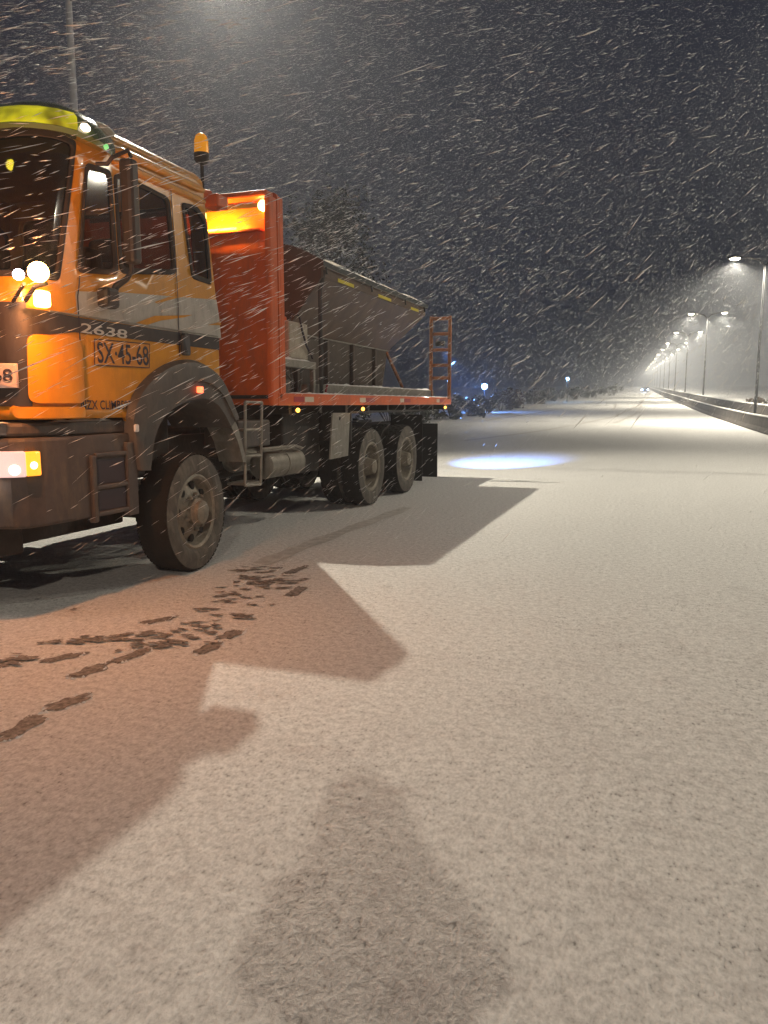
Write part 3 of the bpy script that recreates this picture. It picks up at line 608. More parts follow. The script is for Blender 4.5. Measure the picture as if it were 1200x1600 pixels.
# ---- wheels
def wheel(R, width, front, yc, xo, name='wheel'):
    """outer face at xo (right side), axle centre height R"""
    w = empty(name, (xo-T0[0]-width/2, yc-T0[1], R)); w.parent = truck; rr = R*0.60; hw = width/2
    mb = MB(); mb.lathe([(-hw*0.78,rr),(-hw,rr*1.12),(-hw*1.02,R*0.8),(-hw*0.92,R*0.955),(-hw*0.8,R*0.975),(0,R*0.985),(hw*0.8,R*0.975),(hw*0.92,R*0.955),(hw*1.02,R*0.80),(hw*1.0,R*0.70),(hw*0.93,rr*1.10),(hw*0.80,rr)], (0,0,0), 'x', 72, caps=False)
    ty = mb.build('tyre', M['rubber'], w, smooth=True)
    mb = MB(); mb.lathe([(-0.93*hw,R*0.958),(-0.80*hw,R*0.978),(0,R*0.9875),(0.80*hw,R*0.978),(0.93*hw,R*0.958)], (0,0,0), 'x', 72, caps=False); nb = 58 if front else 30; lug = 0.984 if front else 1.0
    for k in range(nb):
        for row, (xa, xb) in enumerate(((-0.94,-0.5),(-0.44,-0.04),(0.04,0.44),(0.5,0.94))):
            t0 = 2*PI*(k+0.5*(row%2))/nb; t1 = t0+2*PI/nb*0.62; vs = []
            for t in (t0, t1):
                for x_, r_ in ((xa*hw, R*0.955), (xb*hw, R*0.955), (xb*hw, R*(0.975 if row == 3 else lug)), (xa*hw, R*(0.975 if row == 0 else lug))): vs.append((x_, r_*math.cos(t), r_*math.sin(t)))
            mb.add(vs, [(0,1,2,3),(4,7,6,5),(0,4,5,1),(1,5,6,2),(2,6,7,3),(3,7,4,0)])
    mb.build('tread', M['tread'], ty)
    mb = MB()
    if front: prof = [(hw*0.88,rr*1.06),(hw*0.95,rr*1.0),(hw*0.85,rr*0.93),(hw*0.55,rr*0.90),(hw*0.35,rr*0.84),(hw*0.62,rr*0.60),(hw*0.72,rr*0.52),(hw*0.72,rr*0.2)]
    else: prof = [(hw*0.88,rr*1.06),(hw*0.95,rr*1.0),(hw*0.80,rr*0.93),(hw*0.1,rr*0.90),(-hw*0.35,rr*0.86),(-hw*0.5,rr*0.72),(-hw*0.45,rr*0.5),(-hw*0.45,rr*0.2)]
    mb.lathe(prof, (0,0,0), 'x', 48, caps=False); mb.lathe([(prof[-1][0]-0.01,rr*0.1),(prof[-1][0]-0.01,rr*0.25)], (0,0,0), 'x', 24); rim = mb.build('rim', M['rim'], w, smooth=True)
    mb = MB(); nh = 8
    for k in range(nh):
        t = 2*PI*(k+0.5)/nh; rr2 = rr*0.735; xx = (hw*0.50 if front else -hw*0.42)
        mb.lathe([(-0.03,0.034),(0.014,0.038),(0.018,0.030)], (xx, rr2*math.cos(t), rr2*math.sin(t)), 'x', 10)
    split_build(mb, 'hand_hole', M['tread'], rim, (0,0,0))
    mb = MB(); bx = hw*0.72 if front else -hw*0.45
    for k in range(10):
        t = 2*PI*k/10; mb.lathe([(0,0.018),(0.028,0.018),(0.04,0.011)], (bx, rr*0.50*math.cos(t), rr*0.50*math.sin(t)), 'x', 6)
    split_build(mb, 'wheel_nut', M['rim'], rim, (0,0,0))
    mb = MB()
    if front: mb.lathe([(bx,rr*0.40),(bx+0.04,rr*0.40),(bx+0.055,rr*0.34),(bx+0.09,rr*0.32),(bx+0.10,rr*0.22),(bx+0.11,rr*0.1)], (0,0,0), 'x', 24)
    else: mb.lathe([(bx,rr*0.42),(bx+0.12,rr*0.40),(bx+0.15,rr*0.36),(bx+0.24,rr*0.30),(bx+0.26,rr*0.15)], (0,0,0), 'x', 24)
    mb.build('hub', M['rim'], w, smooth=True); return w
RF, RR = 0.535, 0.575
YA0, YA1, YA2 = 5.86, 10.62, 12.30
wf = wheel(RF, 0.31, True, YA0, XS+0.08); wf.rotation_euler = (0.3,0,rad(4))
wl = copy_tree(wf, truck); wl.location.x = -(wf.location.x); wl.rotation_euler = (0.9,0,rad(184))
wr = wheel(RR, 0.29, False, YA1, XS-0.02); wr.rotation_euler = (0.1,0,0)
for yy, xx, rot, ph in ((YA1,XS-0.35,0,1.0),(YA2,XS-0.02,0,0.7),(YA2,XS-0.35,0,2.0),(YA1,XL+0.02,180,1.3),(YA2,XL+0.02,180,0.4),(YA1,XL+0.35,180,0.2),(YA2,XL+0.35,180,1.2)):
    c = copy_tree(wr, truck); c.location = (xx-T0[0]+(-0.145 if rot == 0 else 0.145), yy-T0[1], RR); c.rotation_euler = (ph,0,rad(rot))
# ---- chassis
mb = MB()
for x0 in (-5.62,-4.84): mb.box((x0,4.4,0.88),(x0+0.10,14.8,1.17))
for y_ in (4.6,6.9,8.6,9.8,11.5,13.2,14.6): mb.box((-5.52,y_,0.92),(-4.84,y_+0.12,1.12))
split_build(mb, 'chassis_beam', M['dark'], bevel=0.01)
mb = MB()
for y_, r_ in ((YA0,RF),(YA1,RR),(YA2,RR)):
    mb.tube([(XL+0.25,y_,r_),(XS-0.25,y_,r_)], 0.085, 12); ball(mb, (XC,y_,r_), 0.22)
mb.tube([(XC,YA0,RF),(XC,YA1,RR+0.1),(XC,YA2,RR)], 0.06, 10); split_build(mb, 'axle', M['dark'], smooth=True)
mb = MB(); mb.box((-5.82,4.35,0.80),(-4.56,6.5,1.72)); mb.box((-5.5,6.3,0.75),(-4.9,7.6,1.25)); split_build(mb, 'engine_block', M['dark'], bevel=0.05)
# springs and dark clutter
mb = MB()
for x0 in (-4.62,-5.82):
    for k in range(5): mb.box((x0,YA0-0.65+0.1*k,0.62+0.035*k),(x0+0.08,YA0+0.65-0.1*k,0.65+0.035*k)); mb.box((x0,(YA1+YA2)/2-0.9+0.13*k,0.72+0.04*k),(x0+0.09,(YA1+YA2)/2+0.9-0.13*k,0.755+0.04*k))
split_build(mb, 'spring_leaf', M['dark'])
# tank, battery box, side box, ladder step, hanging panel
XT = XS-0.10
mb = MB(); a = on_x(410,725,XT-0.15); b2 = on_x(466,718,XT-0.15); r_ = 0.155; zt = 0.80
mb.lathe([(0,0.02),(0.0,0.11),(0.03,r_),((b2.y-a.y)*0.48,r_),((b2.y-a.y)*0.48,r_+0.008),((b2.y-a.y)*0.52,r_+0.008),((b2.y-a.y)*0.52,r_),(b2.y-a.y-0.05,r_),(b2.y-a.y,0.10),(b2.y-a.y,0.02)], (XT-0.18,a.y,zt), 'y', 28)
mb.lathe([(0,0.02),(0.0,0.1),(0.03,0.14),(b2.y-a.y-0.3,0.14),(b2.y-a.y-0.27,0.10),(b2.y-a.y-0.27,0.02)], (XT-0.55,a.y,zt+0.05), 'y', 20)
split_build(mb, 'air_tank', M['steel'], smooth=True)
mb = MB(); mb.tube([(XT-0.05,a.y-0.2,1.0),(XT-0.05,b2.y-0.3,1.0),(XT-0.05,b2.y-0.1,0.96)], 0.018, 8); mb.tube([(XT-0.1,a.y-0.2,0.97),(XT-0.2,b2.y,0.95)], 0.012, 6); split_build(mb, 'air_pipe', M['steel'], smooth=True)
mb = MB(); mb.box((XT-0.5,7.05,1.03),(XT-0.08,7.75,1.32)); TB(mb, 'battery_box', M['plastic'], bevel=0.02)
mb = MB(); mb.box((XT-0.6,8.3,0.62),(XT-0.2,9.35,1.38)); TB(mb, 'tool_box', M['dark'], bevel=0.03)
mb = MB(); XP = XS-0.06; p0, p1, p2, p3 = on_x(383,628,XP), on_x(409,629,XP), on_x(407,757,XP), on_x(383,759,XP)
t = 0.016
for (a_, b_) in ((p0,p3),(p1,p2),(p0,p1),(p3,p2),(on_x(383,672,XP),on_x(408,671,XP)),(on_x(383,713,XP),on_x(407,712,XP))): mb.tube([a_,b_], t, 6)
for z_ in (672,713,757): q = on_x(384,z_,XP); mb.box((XP-0.22,q.y,q.z-0.012),(XP,on_x(407,z_,XP).y,q.z+0.012))
TB(mb, 'step_ladder', M['steel'])
mb = MB(); q = [on_x(*p, XS-0.05) for p in ((520,645),(547,645),(544,712),(516,718))]; mb.prism([(p.y,p.z) for p in q], XS-0.07, XS-0.05, 'x')
pn = TB(mb, 'side_guard_panel', M['steel'])
mb = MB(); c = on_x(531,654,XS-0.045); mb.lathe([(0,0.025),(0.01,0.02),(0.012,0.002)], c, 'x', 12); TB(mb, 'panel_bolt', M['ink'], pn)
# rear mudguard plates and flaps
mb = MB(); mb.box((XL+0.02,9.86,0.98),(XS-0.06,9.9,1.40)); mb.box((XL+0.02,9.88,1.36),(XS-0.06,13.4,1.39)); split_build(mb, 'rear_mudguard', M['dark'])
for x0 in (XS-0.62, XL+0.02):
    mb = MB(); mb.box((x0,14.15,0.10),(x0+0.60,14.17,1.12)); fl = TB(mb, 'mud_flap', M['tread'], bevel=0.004)
    mb = MB(); mb.box((x0,13.15,0.12),(x0+0.60,13.17,1.3)); TB(mb, 'mud_flap', M['tread'], bevel=0.004)
mb = MB(); mb.tube([(XS-0.50,14.08,1.30),(XS-0.50,14.10,0.55)], 0.035, 8); TB(mb, 'tail_post', M['steel'])
mb = MB(); mb.box((XL+0.2,14.6,0.55),(XS-0.75,14.7,0.70)); mb.box((XL+0.6,14.5,0.6),(XL+0.7,14.6,1.2)); mb.box((XS-1.0,14.5,0.6),(XS-0.9,14.6,1.2)); split_build(mb, 'rear_bar', M['dark'])

# ---- flatbed and headboard
ZD0, ZD1 = 1.475, 1.61; YB0, YB1 = 7.62, 15.08
mb = MB(); mb.box((XS-0.06,YB0,ZD0),(XS,YB1,ZD1)); mb.box((XL,YB0,ZD0),(XL+0.06,YB1,ZD1)); mb.box((XL+0.06,YB1-0.06,ZD0+0.002),(XS-0.06,YB1,ZD1-0.002))
bed = TB(mb, 'bed', M['orange'], bevel=0.008)
mb = MB(); mb.box((XL+0.062,YB0+0.02,1.55),(XS-0.062,YB1-0.062,1.59)); TB(mb, 'deck', M['dark'], bed)
for y_ in np.arange(8.0, 14.8, 0.85):
    mb = MB(); mb.box((XL+0.07,y_,1.38),(XS-0.07,y_+0.08,1.548)); TB(mb, 'cross_bearer', M['dark'], bed)
for k, (xa, xm, xb, o_) in enumerate(((459,475.5,490,0),(562,571.5,585,1),(625,631.5,641,1),(682,687,692,1))):
    ya, ym, yb = [on_x(x_, 623, XS).y for x_ in (xa,xm,xb)]
    for (y0, y1, m_) in ((ya+0.0,ym-0.01,'taper' if o_ == 0 else 'tapew'),(ym+0.01,yb,'tapew' if o_ == 0 else 'taper')):
        mb = MB(); mb.box((XS+0.001,y0,1.515),(XS+0.004,y1,1.575)); TB(mb, 'reflector', M[m_], bed)
for x_ in (462,564,693):
    p = on_x(x_, 645, XS-0.04); p.z = 1.425
    mb = MB(); mb.box(p-Vector((0.03,0.028,0.03)), p+Vector((0.03,0.028,0.03))); l_ = TB(mb, 'side_marker_lamp', M['dark'], bed, bevel=0.008)
    mb = MB(); ball(mb, p+Vector((0.034,-0.012,-0.005)), 0.026, 12); TB(mb, 'lens', M['e_amber'], l_, smooth=True)
    point('side_marker_glow', p+Vector((0.10,-0.06,-0.03)), 0.25, (1.0,0.42,0.05), 0.02, truck, T0)
YH = 7.62; ZH = 3.72
fr = rounded([(XS,1.48),(XS,ZH),(XL,ZH),(XL,1.48)], 0.07, 5)
mb = MB(); mb.prism(fr, YH+0.05, YH+0.09, 'y')
hb = TB(mb, 'headboard', M['orange'])
mb = MB()
mb.box((XS-0.005,YH-0.12,1.475),(XS-0.075,YH+0.05,ZH-0.06)); mb.box((XL+0.005,YH-0.12,1.475),(XL+0.075,YH+0.05,ZH-0.06))
split_build(mb, 'headboard_frame', M['orange'], hb, bevel=0.02)
mb = MB(); mb.box((XL+0.04,YH-0.12,ZH-0.075),(XS-0.04,YH+0.05,ZH-0.005)); TB(mb, 'top_rail', M['orange'], hb, bevel=0.02)
mb = MB(); mb.box((XS-0.10,YH+0.091,1.48),(XS-0.003,YH+0.2,ZH-0.03)); mb.box((XL+0.003,YH+0.091,1.48),(XL+0.10,YH+0.2,ZH-0.03)); split_build(mb, 'headboard_stiffener', M['orange'], hb, bevel=0.02)
mb = MB(); mb.box((XL+0.08,YH+0.02,ZH-0.14),(XS-0.19,YH+0.049,ZH-0.10)); TB(mb, 'headboard_slot', M['ink'], hb)
c = Vector((XS-0.13,YH-0.005,3.575)); mb = MB(); mb.lathe([(0.0,0.055),(-0.03,0.055),(-0.05,0.04),(-0.055,0.002)], c, 'y', 20); TB(mb, 'clearance_lamp', M['e_amber_hot'], hb, smooth=True)
point('clearance_glow', c+Vector((0,-0.12,0)), 1.2, (1.0,0.5,0.08), 0.03, truck, T0)
# work lamp behind the cab throwing amber light on the headboard, on an added ledge shaped to cut it off below
mb = MB(); mb.box((-6.2,YH-0.055,3.325),(-4.09,YH+0.049,3.345)); wl_ = TB(mb, 'light_cutoff_ledge', M['orange'])
mb = MB(); mb.box((-4.78,YH-0.04,3.346),(-4.38,YH+0.02,3.375)); TB(mb, 'work_lamp', M['e_yelhot'], wl_)
l = bpy.data.lights.new('work_lamp_glow', 'AREA'); l.shape = 'RECTANGLE'; l.size = 0.45; l.size_y = 0.05; l.energy = 16; l.color = (1.0,0.50,0.03)
o = bpy.data.objects.new('work_lamp_glow', l); COL.objects.link(o); o.parent = truck; o.location = Vector((-4.58,YH-0.10,3.385))-Vector(T0); o.rotation_euler = Vector((0.05,1,0.55)).to_track_quat('-Z','Y').to_euler()
# beacon on a stalk at the rear of the cab
bc = on_x(315,240,-4.93); YBc = bc.y
mb = MB(); mb.tube([(bc.x,YBc,3.70),(bc.x,YBc,bc.z-0.08)], 0.02, 8); mb.lathe([(0,0.06),(0.03,0.083),(0.10,0.085),(0.105,0.06)], (bc.x,YBc,bc.z-0.10), 'z', 20); st_ = TB(mb, 'beacon_stalk', M['dark'], smooth=True)
mb = MB(); mb.lathe([(0,0.080),(0.13,0.077),(0.18,0.060),(0.205,0.03),(0.212,0.002)], (bc.x,YBc,bc.z+0.005), 'z', 20); TB(mb, 'beacon', M['beacon'], st_, smooth=True)

# ---- salt hopper
XR_, XRl = -4.10, 2*XC+4.10
XN, XNl = -4.62, 2*XC+4.62
Y0h, Y1h = 9.2, 13.75; ZR, ZN = 3.22, 2.42
Y1n = 13.2
hp = MB()
def quad(mb, a, b_, c_, d_, mi=0): mb.add([a,b_,c_,d_], [(0,1,2,3)], mi)
# sloping flanks with a flat rim strip on top
for X0, X1 in ((XR_,XN),(XRl,XNl)):
    quad(hp, (X0,Y0h,ZR-0.14), (X0,Y1h,ZR-0.14), (X1,Y1n,ZN), (X1,Y0h,ZN))
    quad(hp, (X0,Y0h,ZR), (X0,Y1h,ZR), (X0,Y1h,ZR-0.14), (X0,Y0h,ZR-0.14))
quad(hp, (XR_,Y1h,ZR), (XRl,Y1h,ZR), (XRl,Y1h,ZR-0.14), (XR_,Y1h,ZR-0.14)); quad(hp, (XR_,Y1h,ZR-0.14), (XRl,Y1h,ZR-0.14), (XNl,Y1n,ZN), (XN,Y1n,ZN))
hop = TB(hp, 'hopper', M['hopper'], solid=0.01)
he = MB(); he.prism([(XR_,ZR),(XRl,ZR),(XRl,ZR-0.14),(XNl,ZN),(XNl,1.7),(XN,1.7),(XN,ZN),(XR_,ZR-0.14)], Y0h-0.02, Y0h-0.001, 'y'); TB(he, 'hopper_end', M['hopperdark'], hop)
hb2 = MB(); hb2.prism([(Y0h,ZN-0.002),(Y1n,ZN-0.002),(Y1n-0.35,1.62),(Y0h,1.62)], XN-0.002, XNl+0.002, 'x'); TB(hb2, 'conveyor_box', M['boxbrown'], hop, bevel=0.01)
mb = MB()
for y_ in (9.4,10.4,11.4,12.4): mb.box((XN-0.0,y_,1.62),(XN+0.06,y_+0.07,ZN-0.01))
split_build(mb, 'hopper_rib', M['hopperdark'], hop, bevel=0.005)
mb = MB(); mb.tube([(XR_+0.02,Y0h,ZR+0.01),(XR_+0.02,Y1h,ZR+0.01)], 0.028, 8); mb.tube([(XRl-0.02,Y0h,ZR+0.01),(XRl-0.02,Y1h,ZR+0.01)], 0.028, 8); split_build(mb, 'hopper_rim', M['steel'], hop, smooth=True)
mb = MB(); mb.tube([(XN+0.012,Y0h,ZN),(XN+0.012,Y1n,ZN)], 0.012, 6); TB(mb, 'hopper_fold', M['steel'], hop)
for (xa, xb) in ((528,553),(591,611),(642,654)):
    ya, yb = on_x(xa,445,XR_+0.012).y, on_x(xb,470,XR_+0.012).y
    mb = MB(); mb.box((XR_+0.012,ya,ZR-0.13),(XR_+0.016,yb,ZR-0.085)); TB(mb, 'yellow_tape', M['tapey'], hop)
# cover: sagging tarpaulin with snow, dark hem
XRG = -4.75
mb = MB(); rows = []; NY = 36
prof = [(XR_+0.05,ZR-0.015),(XR_+0.06,ZR+0.045),(-4.25,ZR+0.16),(-4.45,ZR+0.25),(-4.62,ZR+0.29),(XC,ZR+0.32),(2*XC+4.62,ZR+0.29),(2*XC+4.25,ZR+0.16),(2*XC-XR_-0.05,ZR-0.015)]
for i in range(NY):
    y_ = Y0h-0.08+(Y1h-Y0h+0.12)*i/(NY-1)
    for j, (x_, z_) in enumerate(prof):
        nzv = noise.noise(Vector((x_*2, y_*1.6, 3)))*0.035*(1 if 1 < j < 7 else 0.3); rows.append((x_, y_, z_+nzv-0.05*math.sin(PI*i/(NY-1)*4)**2*(1 if 1 < j < 7 else 0)))
k = len(prof); mb.add(rows, [(i*k+j, i*k+j+1, (i+1)*k+j+1, (i+1)*k+j) for i in range(NY-1) for j in range(k-1)]+[tuple(range(k))+(), tuple((NY-1)*k+j for j in range(k))[::-1]])
for i in range(len(mb.f)): mb.m[i] = 0
fi = 0
for i in range(NY-1):
    for j in range(k-1):
        if j in (0,1,6,7): mb.m[fi] = 1
        fi += 1
mb.m[-2] = 2; mb.m[-1] = 2
TB(mb, 'tarpaulin', [M['tarp'], M['tarpdark'], M['hopperdark']], hop, smooth=True)
mb = MB()
for y_ in (9.25, 10.9, 12.5, 13.6):
    mb.tube([(XR_+0.03,y_,ZR+0.0),(XR_+0.045,y_,ZR-0.10)], 0.012, 6)
split_build(mb, 'tarp_hook', M['tarpdark'], hop)
mb = MB(); mb.tube([(XR_+0.015,Y0h+0.04,ZR-0.05),(XR_-0.05,Y0h+0.04,ZR-0.3),(XR_-0.05,Y0h+0.05,1.62)], 0.028, 8); TB(mb, 'hopper_post', M['dark'], hop)
mb = MB(); p = on_x(632,540,XN+0.12); q = on_x(650,604,XN+0.25)
mb.tube([(XN,Y1n-0.08,ZN-0.02),(XN+0.15,Y1n+0.65,1.62)], 0.03, 6); mb.tube([(XNl,Y1n-0.08,ZN-0.02),(XNl-0.15,Y1n+0.65,1.62)], 0.03, 6); split_build(mb, 'hopper_brace', M['rustorange'], hop)
mb = MB(); c1, c2 = on_x(479,600,-4.22), on_x(692,612,-4.22)
mb.box((-4.30,c1.y,1.592),(-4.20,14.75,1.745)); mb.box((2*XC+4.30,c1.y,1.592),(2*XC+4.20,14.75,1.745)); split_build(mb, 'subframe_beam', M['steel'], bevel=0.01)
# shelf, canister, hose, valve gear at the front of the hopper
mb = MB(); a_, b_ = on_x(438,566,-4.15), on_x(492,572,-4.15); zs = a_.z
mb.box((-4.62,7.85,zs-0.045),(-4.13,b_.y,zs+0.045)); mb.box((-4.2,b_.y-0.06,1.592),(-4.14,b_.y,zs-0.046)); mb.box((-4.2,7.86,1.592),(-4.14,7.92,zs-0.046)); sh = split_build(mb, 'pump_shelf', M['steel'], bevel=0.01)[0]
y0, y1 = on_x(452,540,-4.2).y, on_x(482,540,-4.2).y; zb, zt_ = zs+0.05, on_x(465,503,-4.2).z
mb = MB(); mb.box((-4.5,y0,zb),(-4.2,y1,zt_)); can = TB(mb, 'fluid_canister', M['canister'], bevel=0.03)
mb = MB(); mb.tube([(-4.3,y0+0.22,zt_+0.0),(-4.28,y0+0.24,zt_+0.10),(-4.2,y0+0.28,zt_+0.08),(-4.17,y0+0.3,zt_-0.1),(-4.17,y0+0.42,zt_-0.28),(-4.17,y1,zt_-0.36),(-4.17,y1+0.05,zt_-0.42)], 0.013, 8); TB(mb, 'hose', M['ink'], can, smooth=True)
mb = MB(); mb.lathe([(0,0.04),(0.05,0.04),(0.06,0.03)], (-4.35,y0+0.15,zt_), 'z', 14); TB(mb, 'cap', M['orange'], can)
mb = MB(); rr_ = random.Random(5)
for k in range(7):
    y_ = 7.95+rr_.random()*0.8; mb.tube([(-4.25,y_,1.6),(-4.2,y_+rr_.uniform(-.1,.1),1.75),(-4.25,y_+rr_.uniform(-.2,.2),1.92)], 0.014, 6)
mb.box((-4.45,8.2,1.6),(-4.2,8.45,1.78)); split_build(mb, 'valve', M['plastic'])
mb = MB(); q = on_x(509,610,-4.19); mb.tube([q+Vector((0,0,-0.06)), q, q+Vector((0.0,0.05,0.07))], 0.014, 6); TB(mb, 'red_valve_handle', M['taper'])
# rear ladder of orange angle
YL = 14.55; lx0, lx1 = on_y(673,560,YL).x, on_y(702,560,YL).x; lt = on_y(690,494,YL).z
mb = MB()
for x_ in (lx0, lx1): mb.box((x_-0.03,YL,1.58),(x_+0.03,YL+0.05,lt))
for py in (496,520,545,569,589): z_ = on_y(688,py,YL).z-0.02; mb.box((lx0+0.031,YL+0.008,z_-0.03),(lx1-0.031,YL+0.042,z_+0.03))
TB(mb, 'rear_ladder', M['rustorange'], bevel=0.006)
# rear blue work light: housing, lens and the light itself
wlp = on_y(688,537,14.66); mb = MB(); mb.box(wlp-Vector((0.09,0.05,0.05)), wlp+Vector((0.09,0.03,0.05))); wk = TB(mb, 'rear_work_lamp', M['dark'], bevel=0.01)
mb = MB(); mb.box(wlp+Vector((-0.08,0.031,-0.04)), wlp+Vector((0.08,0.04,0.04))); TB(mb, 'lens', M['e_bluew'], wk)
spot('rear_work_light', wlp+Vector((0,0.06,0)), (-3.7,19.3,0.0), 13000, (0.12,0.32,1.0), 32, 1.0, 0.04, truck, T0)

def snow_line(a, b_, w, h, seed, name='settled_snow_strip'):
    a, b_ = Vector(a), Vector(b_); d = b_-a; n = max(6, int(d.length/0.05)); side = Vector((-d.y, d.x, 0)).normalized(); vs = []
    for i in range(n+1):
        p = a.lerp(b_, i/n); k = 0.55+0.9*abs(noise.noise(Vector((i*0.31, seed, 2.2))))*2; k *= min(1, min(i, n-i)/2+0.1)
        for q, z in ((-0.5,0),(-0.3,0.75),(0.0,1.0),(0.3,0.75),(0.5,0)): vs.append(p+side*(q*w)+Vector((0,0,z*h*k)))
    mb = MB(); mb.add(vs, [(i*5+j, i*5+j+1, (i+1)*5+j+1, (i+1)*5+j) for i in range(n) for j in range(4)]+[(0,1,2,3,4), tuple(n*5+j for j in range(5))[::-1]]); return TB(mb, name, M['snow'], smooth=True)
snow_line((XS-0.05,4.25,1.371), (XS-0.05,4.9,1.371), 0.06, 0.016, 1)
snow_line((-4.6,BF+0.02,1.371), (-4.03,BF+0.02,1.371), 0.06, 0.018, 2)
snow_line((XS-0.03,7.9,1.611), (XS-0.03,15.0,1.611), 0.05, 0.014, 3)
snow_line((-4.25,9.6,1.746), (-4.25,14.7,1.746), 0.09, 0.022, 4)
snow_line((XR_+0.02,9.3,ZR+0.035), (XR_+0.02,13.7,ZR+0.035), 0.06, 0.03, 5)
snow_line((XS-0.06,YH+0.0,ZH-0.006), (XS-1.6,YH+0.0,ZH-0.006), 0.10, 0.016, 6)
snow_line((-4.16,7.9,zs+0.046), (-4.16,8.9,zs+0.046), 0.05, 0.02, 7)

# ================================================================== STREET LAMPS
def head_parts(root, hx, arm_from, z, org):
    s = 1 if hx > arm_from else -1
    mb = MB(); mb.tube([(arm_from,0,z-0.5),(arm_from+s*0.35,0,z-0.1),(arm_from+(hx-arm_from)*0.55,0,z+0.05),(hx-s*0.3,0,z+0.10)], [0.05,0.045,0.04,0.035], 10); arm = mb.build('arm', M['pole'], root, smooth=True)
    mb = MB(); mb.lathe([(-0.42,0.02),(-0.38,0.11),(-0.15,0.17),(0.2,0.15),(0.40,0.06),(0.42,0.01)], (0,0,0), 'x', 18)
    mb.v = [(hx+x, y, z+0.12+zz*0.62) for x, y, zz in mb.v]; hd = mb.build('lamp_head', M['pole'], root, smooth=True)
    mb = MB(); ball(mb, (0,0,0), 1, 20); mb.v = [(hx+x*0.30, y*0.16, z+0.06+zz*0.13) for x, y, zz in mb.v]; mb.build('lens', M['e_street'], hd, smooth=True)
M['pole_lit'] = mat('lit_pale_pole', (0.62, 0.63, 0.66), 0.5, metal=0.1, var=0.2, bump=0.1)  # pole colour lightened to look lit, as its own lamp misses it
def lamp_post(loc, heads, H=10.0, label='', group=None, rz=0, powers=None, color=C_STREET, pr=0.10):
    root = empty('street_lamp', loc, rz); tag(root, label, 'street lamp', group)
    mb = MB(); mb.tube([(0,0,0.0),(0,0,0.3),(0,0,0.31),(0,0,H*0.5),(0,0,H-0.45)], [pr*1.6,pr*1.5,pr,pr*0.8,pr*0.55], 14); mb.build('pole', M['pole_lit'] if loc[0] < 0 else M['pole'], root, smooth=True)
    for i, hx in enumerate(heads): head_parts(root, hx, 0, H, loc)
    for i, hx in enumerate(heads):
        l = bpy.data.lights.new('street_light', 'SPOT'); l.energy = powers[i]; l.color = color; l.spot_size = rad(160); l.spot_blend = 0.5; l.shadow_soft_size = 0.20 if loc[1] < 0 else 0.07
        o = bpy.data.objects.new('street_light', l); COL.objects.link(o); o.parent = root; o.location = (hx, 0, H-0.14)
        if loc[0] < 0: l.spot_size = rad(120); l.spot_blend = 0.45; o.rotation_euler = (Vector((-1.5,11.5,0))-Vector((loc[0]+hx, loc[1], H))).to_track_quat('-Z','Y').to_euler()
    return root
lamp_post((-11.8,13.9,0), [3.42], 10.15, 'tall pale lamp pole rising behind the lorry cab, its head above the frame', powers=[P_LEFT], pr=0.115)
lamp_post((8.7,-14.9,0), [-2.6], 10.5, 'street lamp behind the photographer at the right of the road', powers=[P_NEAR], color=C_SODIUM)
lamp_post((6.9,18,0), [-1.65,1.65], 9.9, 'twin headed street lamp just out of frame beside the lorry', powers=[P_MID,P_MID*0.8])
names = ['nearest twin headed lamp of the row down the right of the road', 'second nearest twin headed lamp of the roadside row', 'third nearest twin headed lamp of the roadside row', 'fourth twin headed lamp along the roadside row', 'fifth twin headed lamp along the roadside row']
Yl = [52, 91, 124, 157, 187, 220, 255, 292, 330, 375, 425, 480]
protoL = None
for i, Y in enumerate(Yl):
    X = 3.85-0.028*(Y-52)+1.65; z = gz(Y)
    if i < 5: lab = names[i]
    else: lab = ['sixth','seventh','eighth','ninth','tenth','eleventh','last and faintest'][i-5]+' of the twin headed street lamps, hazy far down the road'
    if protoL is None:
        protoL = lamp_post((X,Y,z), [-1.65,1.65], 9.75, lab, 'twin street lamps receding down the road', powers=[P_ROW,P_ROW])
    else:
        c = copy_tree(protoL); c.location = (X,Y,z); c['label'] = lab

# ================================================================== RIGHT EDGE: barrier, bushes
def barx(Y): return float(np.interp(Y, [0,40,52.5,70,109,148,267,480,700], [5.1,4.87,4.45,3.7,2.35,0.95,-2.3,-8.2,-14]))
def wall(name, x_off, h, prof, label, m=M['conc'], snow=True):
    Y = list(np.arange(14, 130, 4))+list(np.arange(130, 480, 15)); vs = []; sv = []
    for y in Y:
        bx, z = barx(y)+x_off, gz(y)
        jit = 0.02*noise.noise(Vector((y*0.3, x_off, 1)))
        for (px, pz) in prof: vs.append((bx+px, y, z+pz*h-0.02+jit*(pz > 0)))
        a, b_ = prof[len(prof)//2-1][0], prof[len(prof)//2][0]
        for (px, pz) in ((a-0.02, 0.0), (a, 0.05), ((a+b_)/2, 0.075), (b_, 0.05), (b_+0.02, 0.0)): sv.append((bx+px, y, z+h+pz-0.02+jit))
    k = len(prof); mb = MB(); mb.add(vs, [(i*k+j, i*k+j+1, (i+1)*k+j+1, (i+1)*k+j) for i in range(len(Y)-1) for j in range(k-1)]+[tuple(range(k)), tuple((len(Y)-1)*k+j for j in range(k))])
    o = mb.build(name, m); tag(o, label, 'barrier')
    mb = MB(); mb.add(sv, [(i*5+j, i*5+j+1, (i+1)*5+j+1, (i+1)*5+j) for i in range(len(Y)-1) for j in range(4)]+[tuple(range(5)), tuple((len(Y)-1)*5+j for j in range(5))]); mb.build('snow_cap', M['snow'], o, smooth=True)
